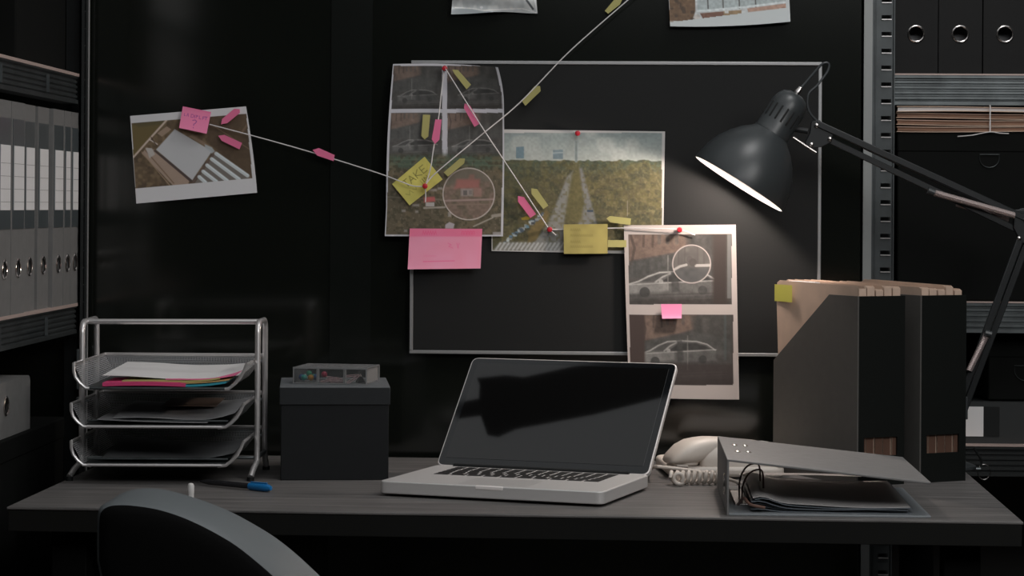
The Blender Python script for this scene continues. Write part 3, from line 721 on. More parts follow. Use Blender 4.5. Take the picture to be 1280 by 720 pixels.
# -- four-panel photo with village below -------------------------------------
def paint_four(cv):
    cv.C[:] = (124, 123, 126)
    c = sc(475, 75, 6.0); d = sc(475, 185, 6.0)
    X, Y = cv.X, cv.Y
    bg = Cv(X, Y, (124, 123, 126))
    bg.noise(2, 0.0, 1)
    # upper 2x2 car views
    car_scene(bg, 489.5, 82, 552.5, 136, 11, dark=0.80, body=66, car=(.12, .9, .56, .84)); car_scene(bg, 559, 82, 627, 136, 12, dark=0.80, body=64, car=(.2, .95, .52, .82))
    car_scene(bg, 485.5, 141, 552.5, 197, 13, dark=0.92, body=68, car=(.08, .92, .6, .88)); car_scene(bg, 559.5, 141, 628, 197, 14, dark=0.90, body=66, car=(.08, .88, .6, .88))
    # land below
    low = Cv(X, Y, (62, 56, 45))
    low.blend(np.clip((214 - Y)/6, 0, 1), (52, 60, 50)); low.blend(np.clip((194 - Y)/5, 0, 1), (60, 64, 58))
    low.mottle(10, (72, 64, 50), 4, 0.5, 0.7); low.mottle(3.2, (46, 44, 34), 5, 0.5, 0.7); low.mottle(1.8, (92, 84, 74), 6, 0.78, 0.6)
    for yy in (199, 205): low.line([(480, yy), (632, yy+2)], 2.0, (66, 74, 60), 0.5)
    low.line([(484, 246), (560, 250)], 1.8, (88, 82, 74), 0.5); low.line([(530, 260), (556, 259)], 2.2, (112, 106, 100), 0.8)
    for x, y, w, h in ((536, 236, 10, 3), (547, 234, 6, 3), (502, 262, 5, 3), (519, 263, 4, 3), (495, 236, 4, 3), (515, 255, 9, 3), (560, 265, 4, 6), (505, 287, 4, 3)): low.rect(x, y, x+w, y+h, (112, 107, 104), 0.7, 1.5)
    low.poly(d((330, 370), (410, 365), (415, 400), (330, 410)), (124, 62, 62), 0.85, 1.6); low.rect(532, 253, 543, 258, (120, 116, 114), 0.9)
    low.poly(d((490, 575), (520, 555), (560, 570), (550, 605), (490, 605)), (120, 114, 118), 0.9)
    low.line([(616, 270), (630, 268)], 4, (104, 98, 90), 0.9); low.line([(616, 272), (592, 283)], 1.6, (110, 104, 96), 0.9)
    low.rect(616, 290, 626, 293.5, (110, 106, 106), 0.8)
    # magnifier circle
    mk = np.hypot(X-586, Y-242.5) < 32.2
    zz = Cv(X, Y, (80, 68, 60)); zz.mottle(7, (66, 60, 50), 21, 0.5, 0.7); zz.noise(2.5, 0.10, 22)
    zz.poly([(550, 205), (625, 205), (622, 226), (555, 232)], (70, 66, 58), 0.8, 4)
    zz.poly([(571, 224), (600, 224), (599, 235), (568, 236)], (108, 66, 62), 0.75, 4); zz.poly([(587, 218), (593, 218), (593, 225), (585, 225)], (98, 66, 60), 0.6, 2.5)
    zz.rect(576, 236, 591, 245, (106, 100, 98), 0.7, 2.5); zz.rect(579, 238, 584, 244, (62, 58, 56), 0.9); zz.rect(586, 238, 590, 243, (80, 74, 70), 0.9)
    zz.rect(592, 235, 602, 246, (106, 80, 74), 0.7, 2); zz.line([(555, 251), (618, 249)], 2.2, (108, 92, 88), 0.8); zz.line([(560, 256), (618, 255)], 1.6, (88, 76, 66), 0.8)
    low.C = np.where(mk[:, None], zz.C, low.C); low.circ(586, 242.5, 32.2, (136, 128, 124), 1.0, w=1.1)
    t = np.clip((Y - 190)/7, 0, 1)[:, None]
    inner = (X > 484 + (296-Y)*0.015) & (X < 626.3) & (Y > 82)
    base = bg.C*(1-t) + low.C*t
    # separators stay white above the land
    sepv = (X > 552.8) & (X < 558.8) & (Y < 187); seph = (Y > 136.2) & (Y < 141)
    base = np.where((sepv | seph)[:, None], np.array([[124, 123, 127]]), base)
    bot = Y > 293.2
    left = X < (491.5 - 10.5*np.clip((Y-80)/215, 0, 1)**0.8 + 1.2)
    right = X > (621 + 9*np.clip((Y-83)/40, 0, 1) - 2.2*np.clip((Y-200)/90, 0, 1) - 1.6)
    base = np.where((bot | left | right | (Y < 82.2))[:, None], np.array([[128, 127, 130]]), base)
    cv.C = base
def edge4(t):   # right edge: swings out from the curled top corner, then hangs straight
    s = min(t/0.22, 1.0); return (6.5*(1-(1-s)**2) - 6.5*t + (1.4*math.sin(PI*t)), 0)
def left4(t): return (-2.5*math.sin(PI*min(t*1.2, 1)), 0)
sheet('photo_print', 'tall print with four car shots above a village with circled house', 'photo', (491.3, 80), (622.5, 84), (628.8, 295.5), (481, 295.2), PY0 - 0.005, paint_four, 2.95, bow={'right': edge4, 'left': left4, 'top': lambda t: (0, -2.2*math.sin(PI*t))}, depth=lambda u, v: 0.02*max(0, u-0.4)**2*max(0, 1-v*1.6)/0.36 + 0.002*v)

# -- landscape photo of a wooded avenue --------------------------------------
def paint_land(cv):
    cv.C[:] = (126, 124, 122)
    X, Y = cv.X, cv.Y
    c = sc(610, 150, 4.0)
    bg = Cv(X, Y, (88, 95, 94))
    bg.blend(np.clip((Y-168)/34, 0, 1), (111, 114, 110)); bg.mottle(18, (117, 119, 115), 31, 0.45, 0.5)
    bg.poly(c((140, 135), (180, 132), (180, 192), (140, 192)), (70, 84, 90)); bg.poly(c((325, 150), (375, 148), (375, 195), (325, 195)), (76, 87, 91)); bg.line(c((325, 165), (375, 163)), 1.5, (110, 116, 116), 0.7)
    tr = Cv(X, Y, (61, 57, 42))
    far = np.clip((222-Y)/22, 0, 1)
    tr.blend(far, (52, 59, 48)); tr.mottle(10, (72, 66, 45), 32, 0.45, 0.7); tr.mottle(5, (45, 46, 35), 33, 0.5, 0.65); tr.mottle(2.4, (80, 75, 54), 34, 0.66, 0.5); tr.noise(1.8, 0.10, 35)
    tr.blend(np.clip((700-X)/80, 0, 1)*np.clip((262-Y)/45, 0, 1)*0.55, (47, 51, 40))
    tr.blend(np.clip((640-X)/30, 0, 1)*0.5, (50, 52, 38))
    # avenues: road, median of trees, road
    tr.poly(c((395, 285), (425, 255), (380, 520), (380, 680), (180, 680), (300, 520)), (92, 92, 90), 0.85, 3)
    tr.poly(c((455, 240), (470, 240), (545, 520), (560, 560), (440, 560), (480, 420)), (86, 86, 86), 0.85, 3)
    tr.poly(c((418, 270), (455, 250), (480, 430), (470, 510), (385, 510), (395, 400)), (70, 65, 42), 0.7, 5)
    tr.mottle(3, (64, 60, 38), 36, 0.55, 0.5)
    tr.poly(c((20, 655), (60, 610), (380, 610), (380, 655)), (96, 95, 92), 0.8, 3)
    tr.poly(c((200, 560), (290, 450), (310, 470), (240, 600), (200, 620)), (86, 72, 44), 0.7, 3)
    for i in range(70):     # queueing cars
        rx, ry = random.uniform(0, 1), random.uniform(0, 1)
        x, y = c((70 + 170*rx - 40*ry + 40, 600 - 150*rx*0.8 + 45*ry - 30))[0]
        tr.rect(x, y, x+random.uniform(3, 5), y+random.uniform(2, 3.2), random.choice([(128, 134, 134), (58, 66, 74), (70, 92, 104), (44, 46, 48), (110, 112, 110)]), 0.85)
    tr.poly(c((165, 490), (190, 482), (215, 488), (200, 500), (170, 500)), (120, 102, 34), 0.8)
    for k in range(16):     # zebra crossing
        xx = 40 + k*21; tr.line(c((xx+22, 616), (xx, 648)), 2.2, (128, 128, 126), 0.85)
    tr.line(c((500, 455), (522, 455)), 2.5, (40, 48, 58)); tr.line(c((697, 405), (697, 480)), 0.8, (112, 106, 100), 0.6)
    t = np.clip((Y - (200 + 1.4*(vnoise(X, Y, 5, 40)-0.5)*2))/1.2, 0, 1)[:, None]
    out = Cv(X, Y, (0, 0, 0)); out.C = bg.C*(1-t) + tr.C*t
    out.line(c((441, 90), (441, 205)), 3.6, (88, 96, 96), 0.8); out.line(c((441, 110), (441, 205)), 2.0, (72, 78, 78), 0.7); out.line(c((441, 66), (441, 100)), 2, (96, 98, 96), 0.8)
    out.noise(2.5, 0.05, 41)
    ins = (X > 616.5 - (Y-162)*0.004) & (X < 827.3) & (Y > 166) & (Y < 313)
    cv.C = np.where(ins[:, None], out.C, cv.C)
sheet('photo_print', 'wide photo of a tree-lined city avenue pinned on the black board', 'photo', (614, 161.5), (831.3, 164.3), (828.7, 318), (614.5, 313.8), PY0, paint_land, 2.75)

# -- two-car surveillance print ----------------------------------------------
def paint_two(cv):
    cv.C[:] = (152, 144, 140)
    X, Y = cv.X, cv.Y
    bg = Cv(X, Y, (60, 55, 52))
    car_scene(bg, 785.5, 293, 914, 381, 51, dark=1.12, body=86, car=(.0, .88, .53, .86), post=.385)
    bg.rect(891, 293, 908.5, 381, (52, 46, 43), 1, 5); bg.rect(909, 293, 914, 373, (92, 92, 90), 0.9)
    # zoom circle on the car roof
    mk = np.hypot(X-864.5, Y-330) < 23.6
    z = Cv(X, Y, (82, 79, 76)); z.blend(np.clip((Y-332)/5, 0, 1), (70, 70, 69)); z.noise(6, 0.1, 55)
    for x in (848, 856, 872, 880): z.line([(x, 308), (x, 330)], 2, (70, 67, 64), 0.6)
    z.line([(841, 338), (850, 333), (858, 331)], 3, (142, 138, 134)); z.line([(870, 332), (888, 331.5)], 3.4, (146, 142, 138))
    z.circ(866, 328, 5, (62, 58, 56), 0.6); z.circ(862, 324, 4, (66, 62, 60), 0.5)
    bg.C = np.where(mk[:, None], z.C, bg.C); bg.circ(864.5, 330, 23.7, (166, 156, 152), 1, w=1.1)
    car_scene(bg, 800, 393.5, 914.5, 481.5, 52, dark=1.08, body=84, car=(.02, .83, .37, .70), post=.52)
    bg.rect(780, 393, 806, 483, (58, 49, 46), 1, 3); bg.poly([(806, 455), (916, 455), (916, 483), (806, 483)], (50, 43, 41), 0.7, 4)
    bg.rect(905, 393, 908, 450, (66, 74, 72), 0.6, 2)
    f = lambda y: 785.2 + (y-293)*0.016
    up = (Y > 292.8) & (Y < 380.5) & (X > f(Y)) & (X < 914.6); lo = (Y > 393.3) & (Y < 481.5) & (X > f(Y)) & (X < 916.5)
    cv.C = np.where((up | lo)[:, None], bg.C, cv.C)
sheet('photo_print', 'tall white-bordered print with two parked-car photos below the lamp', 'photo', (779.8, 281.7), (919.7, 280.8), (924, 499.4), (786.8, 496.6), PY0 - 0.010, paint_two, 1.65, bow={'bottom': (0, 0.6), 'left': (-0.6, 0)}, depth=lambda u, v: 0.006*v*v)

# -- top right print, partly out of frame ------------------------------------
def paint_top(cv):
    cv.C[:] = (116, 119, 119)
    c = sc(820, 0, 7.111); X, Y = cv.X, cv.Y
    bg = Cv(X, Y, (116, 118, 118))
    bg.poly(c((60, -400), (340, -400), (350, 100), (320, 190), (120, 185)), (62, 48, 36)); bg.mottle(5, (42, 34, 28), 61, 0.5, 0.8, mask=(X < 868)); bg.mottle(3, (76, 60, 46), 62, 0.6, 0.5, mask=(X < 867))
    bg.poly(c((350, -400), (1160, -400), (1160, 20), (370, 100)), (100, 106, 106), 0.9)
    for x in (455, 590, 735, 880): bg.line(c((x-10, -300), (x+8, 75)), 1.6, (48, 46, 44), 0.9)
    bg.line(c((370, 100), (760, 65), (1160, 18)), 2.4, (126, 130, 130))
    bg.poly(c((390, 118), (600, 100), (610, 140), (420, 170)), (70, 50, 42)); bg.poly(c((600, 100), (760, 88), (760, 125), (600, 145)), (88, 74, 56)); bg.poly(c((810, 75), (1160, 30), (1160, 70), (820, 108)), (104, 84, 74)); bg.circ(*c((1135, 90))[0], 4, (92, 66, 54), 0.8)
    bg.circ(*c((365, 155))[0], 4, (112, 108, 104), 0.8); bg.rect(*c((610, 90))[0], *c((645, 118))[0], (122, 122, 120)); bg.noise(2.5, 0.08, 63)
    ins = (X > 836 + Y*0.05) & (X < 982.5) & (Y < 26 - (X-837)*0.125 + 2)
    cv.C = np.where(ins[:, None], bg.C, cv.C)
sheet('photo_print', 'aerial print of pale roofs hanging at the top, cut by the frame', 'photo', (832, -75), (983, -78), (988, 27), (837.7, 32.8), WALL_Y - 0.0015, paint_top, 3.5, bow={'bottom': (-2, 2.6)}, depth=lambda u, v: 0.004 + 0.012*v*v)

# -- clear evidence bag at the very top --------------------------------------
def paint_bag(cv):
    X, Y = cv.X, cv.Y
    cv.C[:] = (112, 114, 114); cv.mottle(16, (92, 94, 94), 71, 0.45, 0.6); cv.mottle(9, (132, 132, 130), 72, 0.6, 0.5); cv.noise(4, 0.04, 73)
    c = sc(540, 0, 8.0)
    cv.line(c((230, 75), (400, 85), (520, 105), (760, 90), (900, 85), (1040, 125)), 1.0, (150, 148, 140), 0.9)
    cv.poly(c((195, 85), (400, 92), (520, 112), (640, 118), (420, 140), (190, 142)), (84, 88, 90), 0.9, 2)
    cv.line(c((930, -20), (1010, 90)), 2.6, (40, 42, 44), 0.9); cv.circ(*c((495, 75))[0], 1.6, (190, 190, 188), 0.9); cv.line(c((1030, 0), (1050, 125)), 1.4, (150, 150, 148), 0.8)
sheet('plastic_bag', 'crumpled clear plastic evidence bag hanging at the top edge', 'bag', (570, -60), (666, -60), (671.9, 16.8), (564, 17.9), WALL_Y - 0.004, paint_bag, 3.9, bow={'bottom': lambda t: (0, -3.2*math.sin(PI*t)**2*(0.3+t)*0.9)}, depth=lambda u, v: 0.010 + 0.005*math.sin(u*9+v*4) + 0.003*math.sin(v*13-u*3), m=print_mat('clear_plastic_film', 0.2, 0.6))

# -- sticky notes with handwriting -------------------------------------------
INKB = (58, 40, 84); INKG = (70, 66, 30)
def strokes(cv, lines, col, w=0.9, a=0.9):
    for l in lines: cv.line(l, w, col, a)
def frame_map(O, ex, ey):
    return lambda *p: [(O[0] + ex[0]*x + ey[0]*y, O[1] + ex[1]*x + ey[1]*y) for x, y in p]
def paint_note_sq(cv):
    cv.C[:] = (170, 80, 104)
    g = frame_map((228.5, 132.8), (35.4, 7.2), (-4.6, 27.1))    # unit square of the note
    cv.blend(np.clip((0.12 - ((cv.Y-132.8) - (cv.X-228.5)*0.2)/27)*8, 0, 1)*0.5, (150, 62, 92))
    L = [g((.10, .30), (.10, .40), (.14, .40)), g((.19, .40), (.22, .27), (.25, .40)), g((.34, .28), (.34, .42), (.42, .40), (.44, .33), (.40, .28), (.34, .28)), g((.47, .28), (.47, .42)), g((.52, .40), (.52, .28), (.58, .30), (.53, .34)), g((.63, .28), (.63, .41), (.69, .41)), g((.75, .41), (.75, .28), (.81, .28)), g((.75, .34), (.80, .34)), g((.86, .27), (.86, .40)), g((.82, .27), (.90, .27))]
    strokes(cv, L, INKB, 0.7, 0.75)
    strokes(cv, [g((.42, .54), (.50, .50), (.56, .55), (.53, .64), (.48, .70), (.48, .76)), g((.48, .85), (.485, .87))], INKB, 0.9, 0.8)
sheet('sticky_note', 'square pink sticky note with question mark on the warehouse photo', 'sticky note', (228.5, 132.8), (263.9, 140), (258.3, 167.2), (223.9, 159.9), WALL_Y - 0.011, paint_note_sq, 3.3, step=0.45, depth=lambda u, v: 0.006*v*v, m=M_NOTE)
def paint_note_take(cv):
    cv.C[:] = (124, 118, 62); cv.noise(8, 0.06, 81)
    # text runs along the upper-left edge, from (490,230) to (530.8,195.8)
    g = frame_map((490, 230), (40.8, -34.2), (22, 26.7))
    L = [g((.20, .18), (.34, .18)), g((.27, .18), (.27, .44)),                       # T
         g((.36, .44), (.43, .18), (.50, .44)), g((.39, .34), (.48, .34)),            # A
         g((.55, .18), (.55, .44)), g((.67, .18), (.55, .32), (.68, .44)),            # K
         g((.84, .18), (.73, .18), (.73, .44), (.84, .44)), g((.73, .31), (.82, .31)), # E
         g((.62, .56), (.62, .70)), g((.67, .70), (.67, .56), (.75, .70), (.75, .56)), g((.56, .56), (.56, .7)),
         g((.10, .60), (.16, .72), (.22, .58), (.26, .74)), g((.30, .62), (.36, .72), (.40, .60))]
    strokes(cv, L[:10], (66, 62, 32), 1.0, 0.8); strokes(cv, L[10:], (78, 74, 38), 0.8, 0.55)
sheet('sticky_note', 'tilted yellow-green sticky note reading TAKE under a red pin', 'sticky note', (490, 230), (530.8, 195.8), (553.3, 224.2), (512, 256.7), PY0 - 0.012, paint_note_take, 3.3, step=0.5, m=M_NOTE)
def paint_note_pink(cv):
    cv.C[:] = (194, 92, 108)
    cv.blend(np.clip((296.5-cv.Y)/1.5, 0, 1)*0.75, (172, 68, 90)); cv.noise(14, 0.03, 84)
    w = [[(528 + i*3, 293), (529.2 + i*3, 288.5), (530.6 + i*3, 293)] for i in range(6)] + [[(577 + i*3.4, 293), (577.6 + i*3.4, 289), (579.5 + i*3.4, 289.5), (579.2 + i*3.4, 293)] for i in range(5)]
    strokes(cv, w, (122, 48, 78), 0.8, 0.6)
    strokes(cv, [[(560, 304), (564, 306), (561, 308), (566, 310)], [(571, 304), (573, 310)], [(574, 304), (572, 310)]], (150, 66, 92), 0.9, 0.7)
    cv.line([(529, 327), (568, 326)], 1.0, (132, 56, 86), 0.8); cv.line([(530, 320), (545, 320)], 0.8, (158, 74, 98), 0.6)
sheet('sticky_note', 'large pink sticky note stuck along the bottom of the four-car print', 'sticky note', (512.2, 285.6), (602.9, 286), (600.7, 335.6), (509.6, 336.7), PY0 - 0.012, paint_note_pink, 3.3, step=0.7, depth=lambda u, v: 0.010*v*v, m=M_NOTE)
def paint_note_yel(cv):
    cv.C[:] = (152, 140, 84); cv.noise(10, 0.06, 86)
    for r, (y, x1) in enumerate(((287, 719), (294, 716), (302, 720), (308, 714))):
        strokes(cv, [[(713 + k*2.6, y+1.5), (714 + k*2.6, y-1.2), (715 + k*2.6, y+1.4)] for k in range(5 + (r % 2)*6)], (112, 104, 58), 0.7, 0.5)
sheet('sticky_note', 'yellow sticky note at the lower edge of the avenue photo', 'sticky note', (704.5, 280.5), (759.5, 280), (759.5, 317), (704.8, 317.3), PY0 - 0.012, paint_note_yel, 1.3, step=0.6, depth=lambda u, v: 0.003*v*v, m=M_NOTE)
def paint_small(cv):
    cv.C[:] = (186, 96, 124); cv.blend(np.clip((cv.Y-392)/6, 0, 1)*0.4, (206, 128, 148))
sheet('sticky_note', 'small pink square sticky between the two car photos', 'sticky note', (826, 380), (852.2, 380), (852, 398), (827.7, 398.4), PY0 - 0.0195, paint_small, 2.6, step=1.5, depth=lambda u, v: 0.004*v*v, m=M_NOTE)

# -- arrow flags --------------------------------------------------------------
def flag(label, pts, Y, m, group='arrow-shaped sticky flags'):
    W = [on_y(x, y, Y) for x, y in pts]
    c = sum(W, Vector())/len(W); mb = MB(); n = len(W)
    # slight lift at the free end: last vertices stay on the paper
    vs = [p - c for p in W] + [p - c + Vector((0, -0.0012, 0)) for p in W]
    mb.add(vs, [tuple(range(n)), tuple(range(2*n-1, n-1, -1))] + [(i, (i+1) % n, n+(i+1) % n, n+i) for i in range(n)])
    return tag(mb.build('sticky_flag', m, smooth=0, loc=c), label, 'sticky flag', group)
YA = WALL_Y - 0.012; YP = PY0 - 0.013
flag('pink arrow flag at the top right corner of the warehouse photo', [(292.9, 135.9), (299.7, 136.5), (300, 141), (284.1, 154), (276.4, 155.4), (277.7, 148.8)], YA, M_PINK)
flag('pink arrow flag right of centre on the warehouse photo', [(272.9, 169.6), (280.6, 168.6), (302.6, 178.7), (299.3, 186.7), (277.3, 176)], YA, M_PINK)
flag('pink arrow flag hanging on the long string over bare wall', [(390.8, 187.3), (398.7, 185.1), (418.4, 193.8), (417, 201.4), (396.5, 194.4)], WALL_Y - 0.0205, M_PINK)
flag('upright pink flag on the short steep string of the four-car print', [(544.2, 149.2), (552, 149.5), (549.2, 174.7), (543.7, 180), (539.7, 174.2)], PY0 - 0.0255, M_PINK)
flag('slanted pink flag at the centre divider of the four-car print', [(580.8, 129.2), (587.5, 132), (600.3, 154.2), (593, 158.7), (580, 135)], YP-0.0095, M_PINK)
flag('pink flag left of the descending string on the avenue photo', [(647.5, 245), (655, 246.3), (670, 267.5), (663, 272.5), (647.5, 252)], YP+0.004, M_PINK)
flag('yellow flag at the top of the four-car print beside red pin', [(565.3, 87), (572.5, 87.5), (588.8, 105.8), (583.3, 111.7), (568.3, 92.5)], YP-0.0055, M_YELLOW)
flag('upright yellow flag on the lower left car shot', [(528.7, 143.3), (537.8, 143.7), (535.3, 170.8), (530.8, 174.2), (526.7, 170)], YP, M_YELLOW)
flag('yellow flag above the circled house', [(554.7, 215.5), (560, 220.8), (580.3, 204.2), (581.2, 198), (575, 198)], YP, M_YELLOW)
flag('yellow flag on the rising string over empty black board', [(652, 126), (656.8, 132.2), (675.9, 113.8), (675.1, 107.6), (668.5, 107.6)], PY0 - 0.011, M_YELLOW)
flag('yellow flag right of the descending string on the avenue photo', [(664.2, 235.5), (671.2, 236.3), (685.5, 257), (679.2, 261.2), (664.5, 242.5)], YP+0.004, M_YELLOW)
flag('yellow flag pointing left above the two-car print', [(758, 273), (762.5, 270), (788.8, 273), (788, 281.2), (763, 278)], YP+0.0005, M_YELLOW)
flag('yellow flag on the string at the very top, cut by frame', [(756, 13.6), (760.3, 17.3), (775, 5.5), (778, -1), (777, -4), (770, -3)], WALL_Y - 0.012, M_YELLOW)
flag('plain yellow strip joining the yellow note to the two-car print', [(759.8, 300), (783, 300.2), (783, 309), (759.8, 309)], PY0 - 0.0125, M_YELLOW)

# -- red pins and strings -----------------------------------------------------
def pin(label, px, py, Yb, r=0.0046, seed=0):
    h = 0.018
    c = on_y(px, py, Yb - h)
    t = thing('push_pin', label, 'pin', (c.x, Yb, c.z), 0, 'red push pins')
    M = Matrix.Translation((0, -0.004, 0)) @ Matrix.Rotation(PI/2, 4, 'X')
    MB().lathe([(0.0, -0.001), (0.0035, -0.001), (0.004, 0.0005), (0.0028, 0.003), (0.0028, 0.006), (r, 0.0085), (r*1.02, 0.0115), (r*0.8, 0.0142), (0.0, 0.0152)], 20, M).build('head', M_RED, t)
    MB().tube([(0, 0.0005, 0), (0, -0.005, 0)], 0.0006, 6).build('needle', M_CHROME, t)
    return Vector((c.x, Yb - 0.008, c.z))
P1 = pin('red pin at the top of the four-car print', 555.6, 85.3, PY0 - 0.009)
P2 = pin('red pin in the tilted yellow note where strings meet', 531, 232.6, PY0 - 0.014)
P3 = pin('red pin at the top of the avenue photo', 722, 166.5, PY0 - 0.002)
P4 = pin('red pin near the bottom of the avenue photo', 687, 287, PY0 - 0.002)
P5 = pin('red pin at the top of the two-car print', 849.5, 287.3, PY0 - 0.012)
def string(label, pts, r=0.00105):
    return tag(MB().tube(spline(pts, 10), r, 6).build('string', M_STRING, base=True), label, 'string', 'white strings linking the pins')
YS = PY0 - 0.022
string('white string from the pink square note to the tilted yellow note', [on_y(262, 155.5, WALL_Y-0.0155), on_y(330, 173.5, WALL_Y-0.017), on_y(400, 193.5, WALL_Y-0.0185), on_y(470, 215.5, WALL_Y-0.026), on_y(500, 226.5, YS), on_y(516, 232.3, YS), on_y(529, 233.2, YS)])
string('short white string between the two left red pins', [on_y(555, 88, PY0-0.02), on_y(551.5, 118, YS-0.001), on_y(548, 149, YS-0.001), on_y(542, 185, YS-0.001), on_y(538, 211, YS-0.001), on_y(532, 231, YS)])
string('long white string rising from yellow note to the top edge', [on_y(532, 231, YS-0.003), on_y(545, 216, YS-0.004), on_y(600, 170, YS-0.004), on_y(650, 128, YS-0.004), on_y(704, 72, YS-0.001), on_y(740, 39, YS), on_y(785, 0, YS), on_y(806, -18, YS)])
string('white string falling across both prints to the avenue pin', [on_y(557, 86, YS-0.006), on_y(600, 155, YS-0.008), on_y(627, 196, YS-0.008), on_y(660, 246, YS+0.001), on_y(686, 286, YS+0.008)])
string('white string passing behind the yellow note to the two-car print', [on_y(688, 286.6, PY0-0.0085), on_y(704, 286.8, PY0-0.0075), on_y(760, 285.3, PY0-0.0085), on_y(785, 285.2, PY0-0.0145), on_y(820, 285.6, PY0-0.018), on_y(848, 286.5, PY0-0.019)])
string('loose string tail below the yellow-note pin', [on_y(531.5, 233, YS+0.002), on_y(532, 243, YS+0.004), on_y(531.8, 252.5, YS+0.006)])
string('loose string tail beside the two-car print pin', [on_y(850, 287, PY0-0.019), on_y(860, 290, PY0-0.018), on_y(865, 292.5, PY0-0.017), on_y(869, 293.5, PY0-0.0165)])
string('loose string tail below the avenue pin', [on_y(687, 288, PY0-0.0085), on_y(691, 290.5, PY0-0.008), on_y(695, 294, PY0-0.007)])

# ------------------------------------------------------------------ laptop
LX, LZ = -0.1922, 3.372
LROT = PSI + math.atan2(-0.1155, 0.3203)
LW, LD, LT = 0.340, 0.228, 0.018
o = on_h(473.5, 601, DESK_Z + 0.022)
lap = thing('laptop', 'open silver laptop with black screen at the middle of the desk', 'laptop', (o.x, o.y, DESK_Z), LROT)
def rrect(x0, y0, x1, y1, r, n=5):
    return [(p.x, p.y) for p in round_poly([(x0, y0), (x1, y0), (x1, y1), (x0, y1)], r, n)]
base = MB().prism(rrect(0, 0, LW, LD, 0.012), 0.004, 0.022, 'z').build('base', M_SILVER, lap, bevel=0.0015)
for x in (0.03, LW-0.03):
    for y in (0.03, LD-0.03):
        MB().lathe([(0.007, 0), (0.007, 0.0042)], 16, Matrix.Translation((x, y, 0))).build('foot', M_BLACK, lap)
kx0, kx1, ky0, ky1 = 0.038, LW-0.038, 0.105, 0.212
kb = MB().box((kx0, ky0, 0.0220), (kx1, ky1, 0.0222)).build('keyboard', mat('key_well_aluminium', (0.60, 0.58, 0.57), 0.45, 0.2), lap, smooth=0)
rows = [14, 14, 14, 13, 12, 10]
kh = (ky1-ky0-0.004)/6
for r_, nk in enumerate(rows):
    kw = (kx1-kx0-0.004)/nk
    yy = ky1 - 0.002 - (r_+1)*kh
    for k in range(nk):
        MB().box((kx0+0.002+k*kw+0.0020, yy+0.0022, 0.0222), (kx0+0.002+(k+1)*kw-0.0020, yy+kh-0.0022, 0.0228)).build('key', M_KEY, kb, smooth=0)
MB().box((LW/2-0.052, 0.012, 0.0220), (LW/2+0.052, 0.090, 0.0221)).build('trackpad', mat('trackpad_glass', (0.58, 0.565, 0.55), 0.4, 0.3), lap, smooth=0)
MB().box((LW/2-0.021, -0.0006, 0.0165), (LW/2+0.021, 0.004, 0.0222)).build('thumb_notch', mat('polished_notch', (0.92, 0.86, 0.83), 0.4, 0.0), lap, bevel=0.0012)
TH = math.radians(45.0)    # lid leans back from upright
Ml = Matrix.Translation((0, LD-0.004, 0.0215)) @ Matrix.Rotation(-TH, 4, 'X')
lid = MB().prism(rrect(0, 0, LW, 0.2215, 0.012), 0, 0.0075, 'y', None)
# prism in y: poly=(x,z)
lid.v = [Ml @ v for v in lid.v]
lido = lid.build('lid', mat('lid_aluminium', (0.80, 0.75, 0.73), 0.35, 0.3), lap, bevel=0.001)
bz = MB().prism(rrect(0.0022, 0.0022, LW-0.0022, 0.2193, 0.010), -0.0007, 0.0001, 'y'); bz.v = [Ml @ v for v in bz.v]; bz.build('bezel', M_BEZEL, lido, smooth=0)
sn = MB().prism([(0.012, 0.016), (LW-0.012, 0.016), (LW-0.012, 0.2095), (0.012, 0.2095)], -0.0010, -0.0006, 'y'); sn.v = [Ml @ v for v in sn.v]; sn.build('screen', M_SCREEN, lido, smooth=0)
hg = MB().tube([(0.03, LD-0.006, 0.0225), (LW-0.03, LD-0.006, 0.0225)], 0.0035, 12); hg.build('hinge', M_BLACK, lap)

# ------------------------------------------------------------------ open binder on the desk
bfl = on_h(911, 644.5); bfr = on_h(1158.5, 644); bbr = on_h(1118.5, 608)
bdep = bbr - bfr
BROT = -0.18*math.atan2(bfr.y-bfl.y, bfr.x-bfl.x) + 1.18*math.atan2(-bdep.x, bdep.y); BW = (bfr-bfl).length; BD = 0.322
ob = thing('lever_arch_binder', 'grey lever arch binder lying open on the desk, right front', 'binder', (bfl.x, bfl.y, DESK_Z), BROT)
SPH = 0.074
M_OPEN = mat('open_binder_grey_board', (0.20, 0.194, 0.19), 0.55, noise=0.07, nscale=70)
M_OPENIN = mat('open_binder_inside_board', (0.24, 0.26, 0.275), 0.5)
MB().box((0, 0, 0), (BW, BD, 0.003)).build('lower_cover', M_OPENIN, ob, bevel=0.0008)
MB().box((-0.003, 0, 0), (0, BD, SPH)).build('spine', M_OPEN, ob, bevel=0.0008)
ang = math.atan2(-0.028, BW)
Mt = Matrix.Translation((-0.003, 0, SPH)) @ Matrix.Rotation(-ang, 4, 'Y')
uc = MB().box((0, 0, 0), (BW+0.004, BD, 0.003), Mt).build('upper_cover', M_OPEN, ob, bevel=0.0008)
for (px, py) in ((0.020, 0.115), (0.036, 0.125), (0.020, 0.205), (0.036, 0.215)):
    MB().lathe([(0.0042, 0), (0.0042, 0.001), (0.002, 0.002), (0, 0.002)], 14, Mt @ Matrix.Translation((px, py, 0.003))).build('rivet', M_CHROME, uc)
mech = MB().box((0.012, 0.085, 0.003), (0.055, 0.240, 0.006)).build('ring_mechanism', M_CHROME, ob, bevel=0.001)
M_RING = mat('bronze_tinted_ring', (0.20, 0.115, 0.09), 0.4, 0.2)
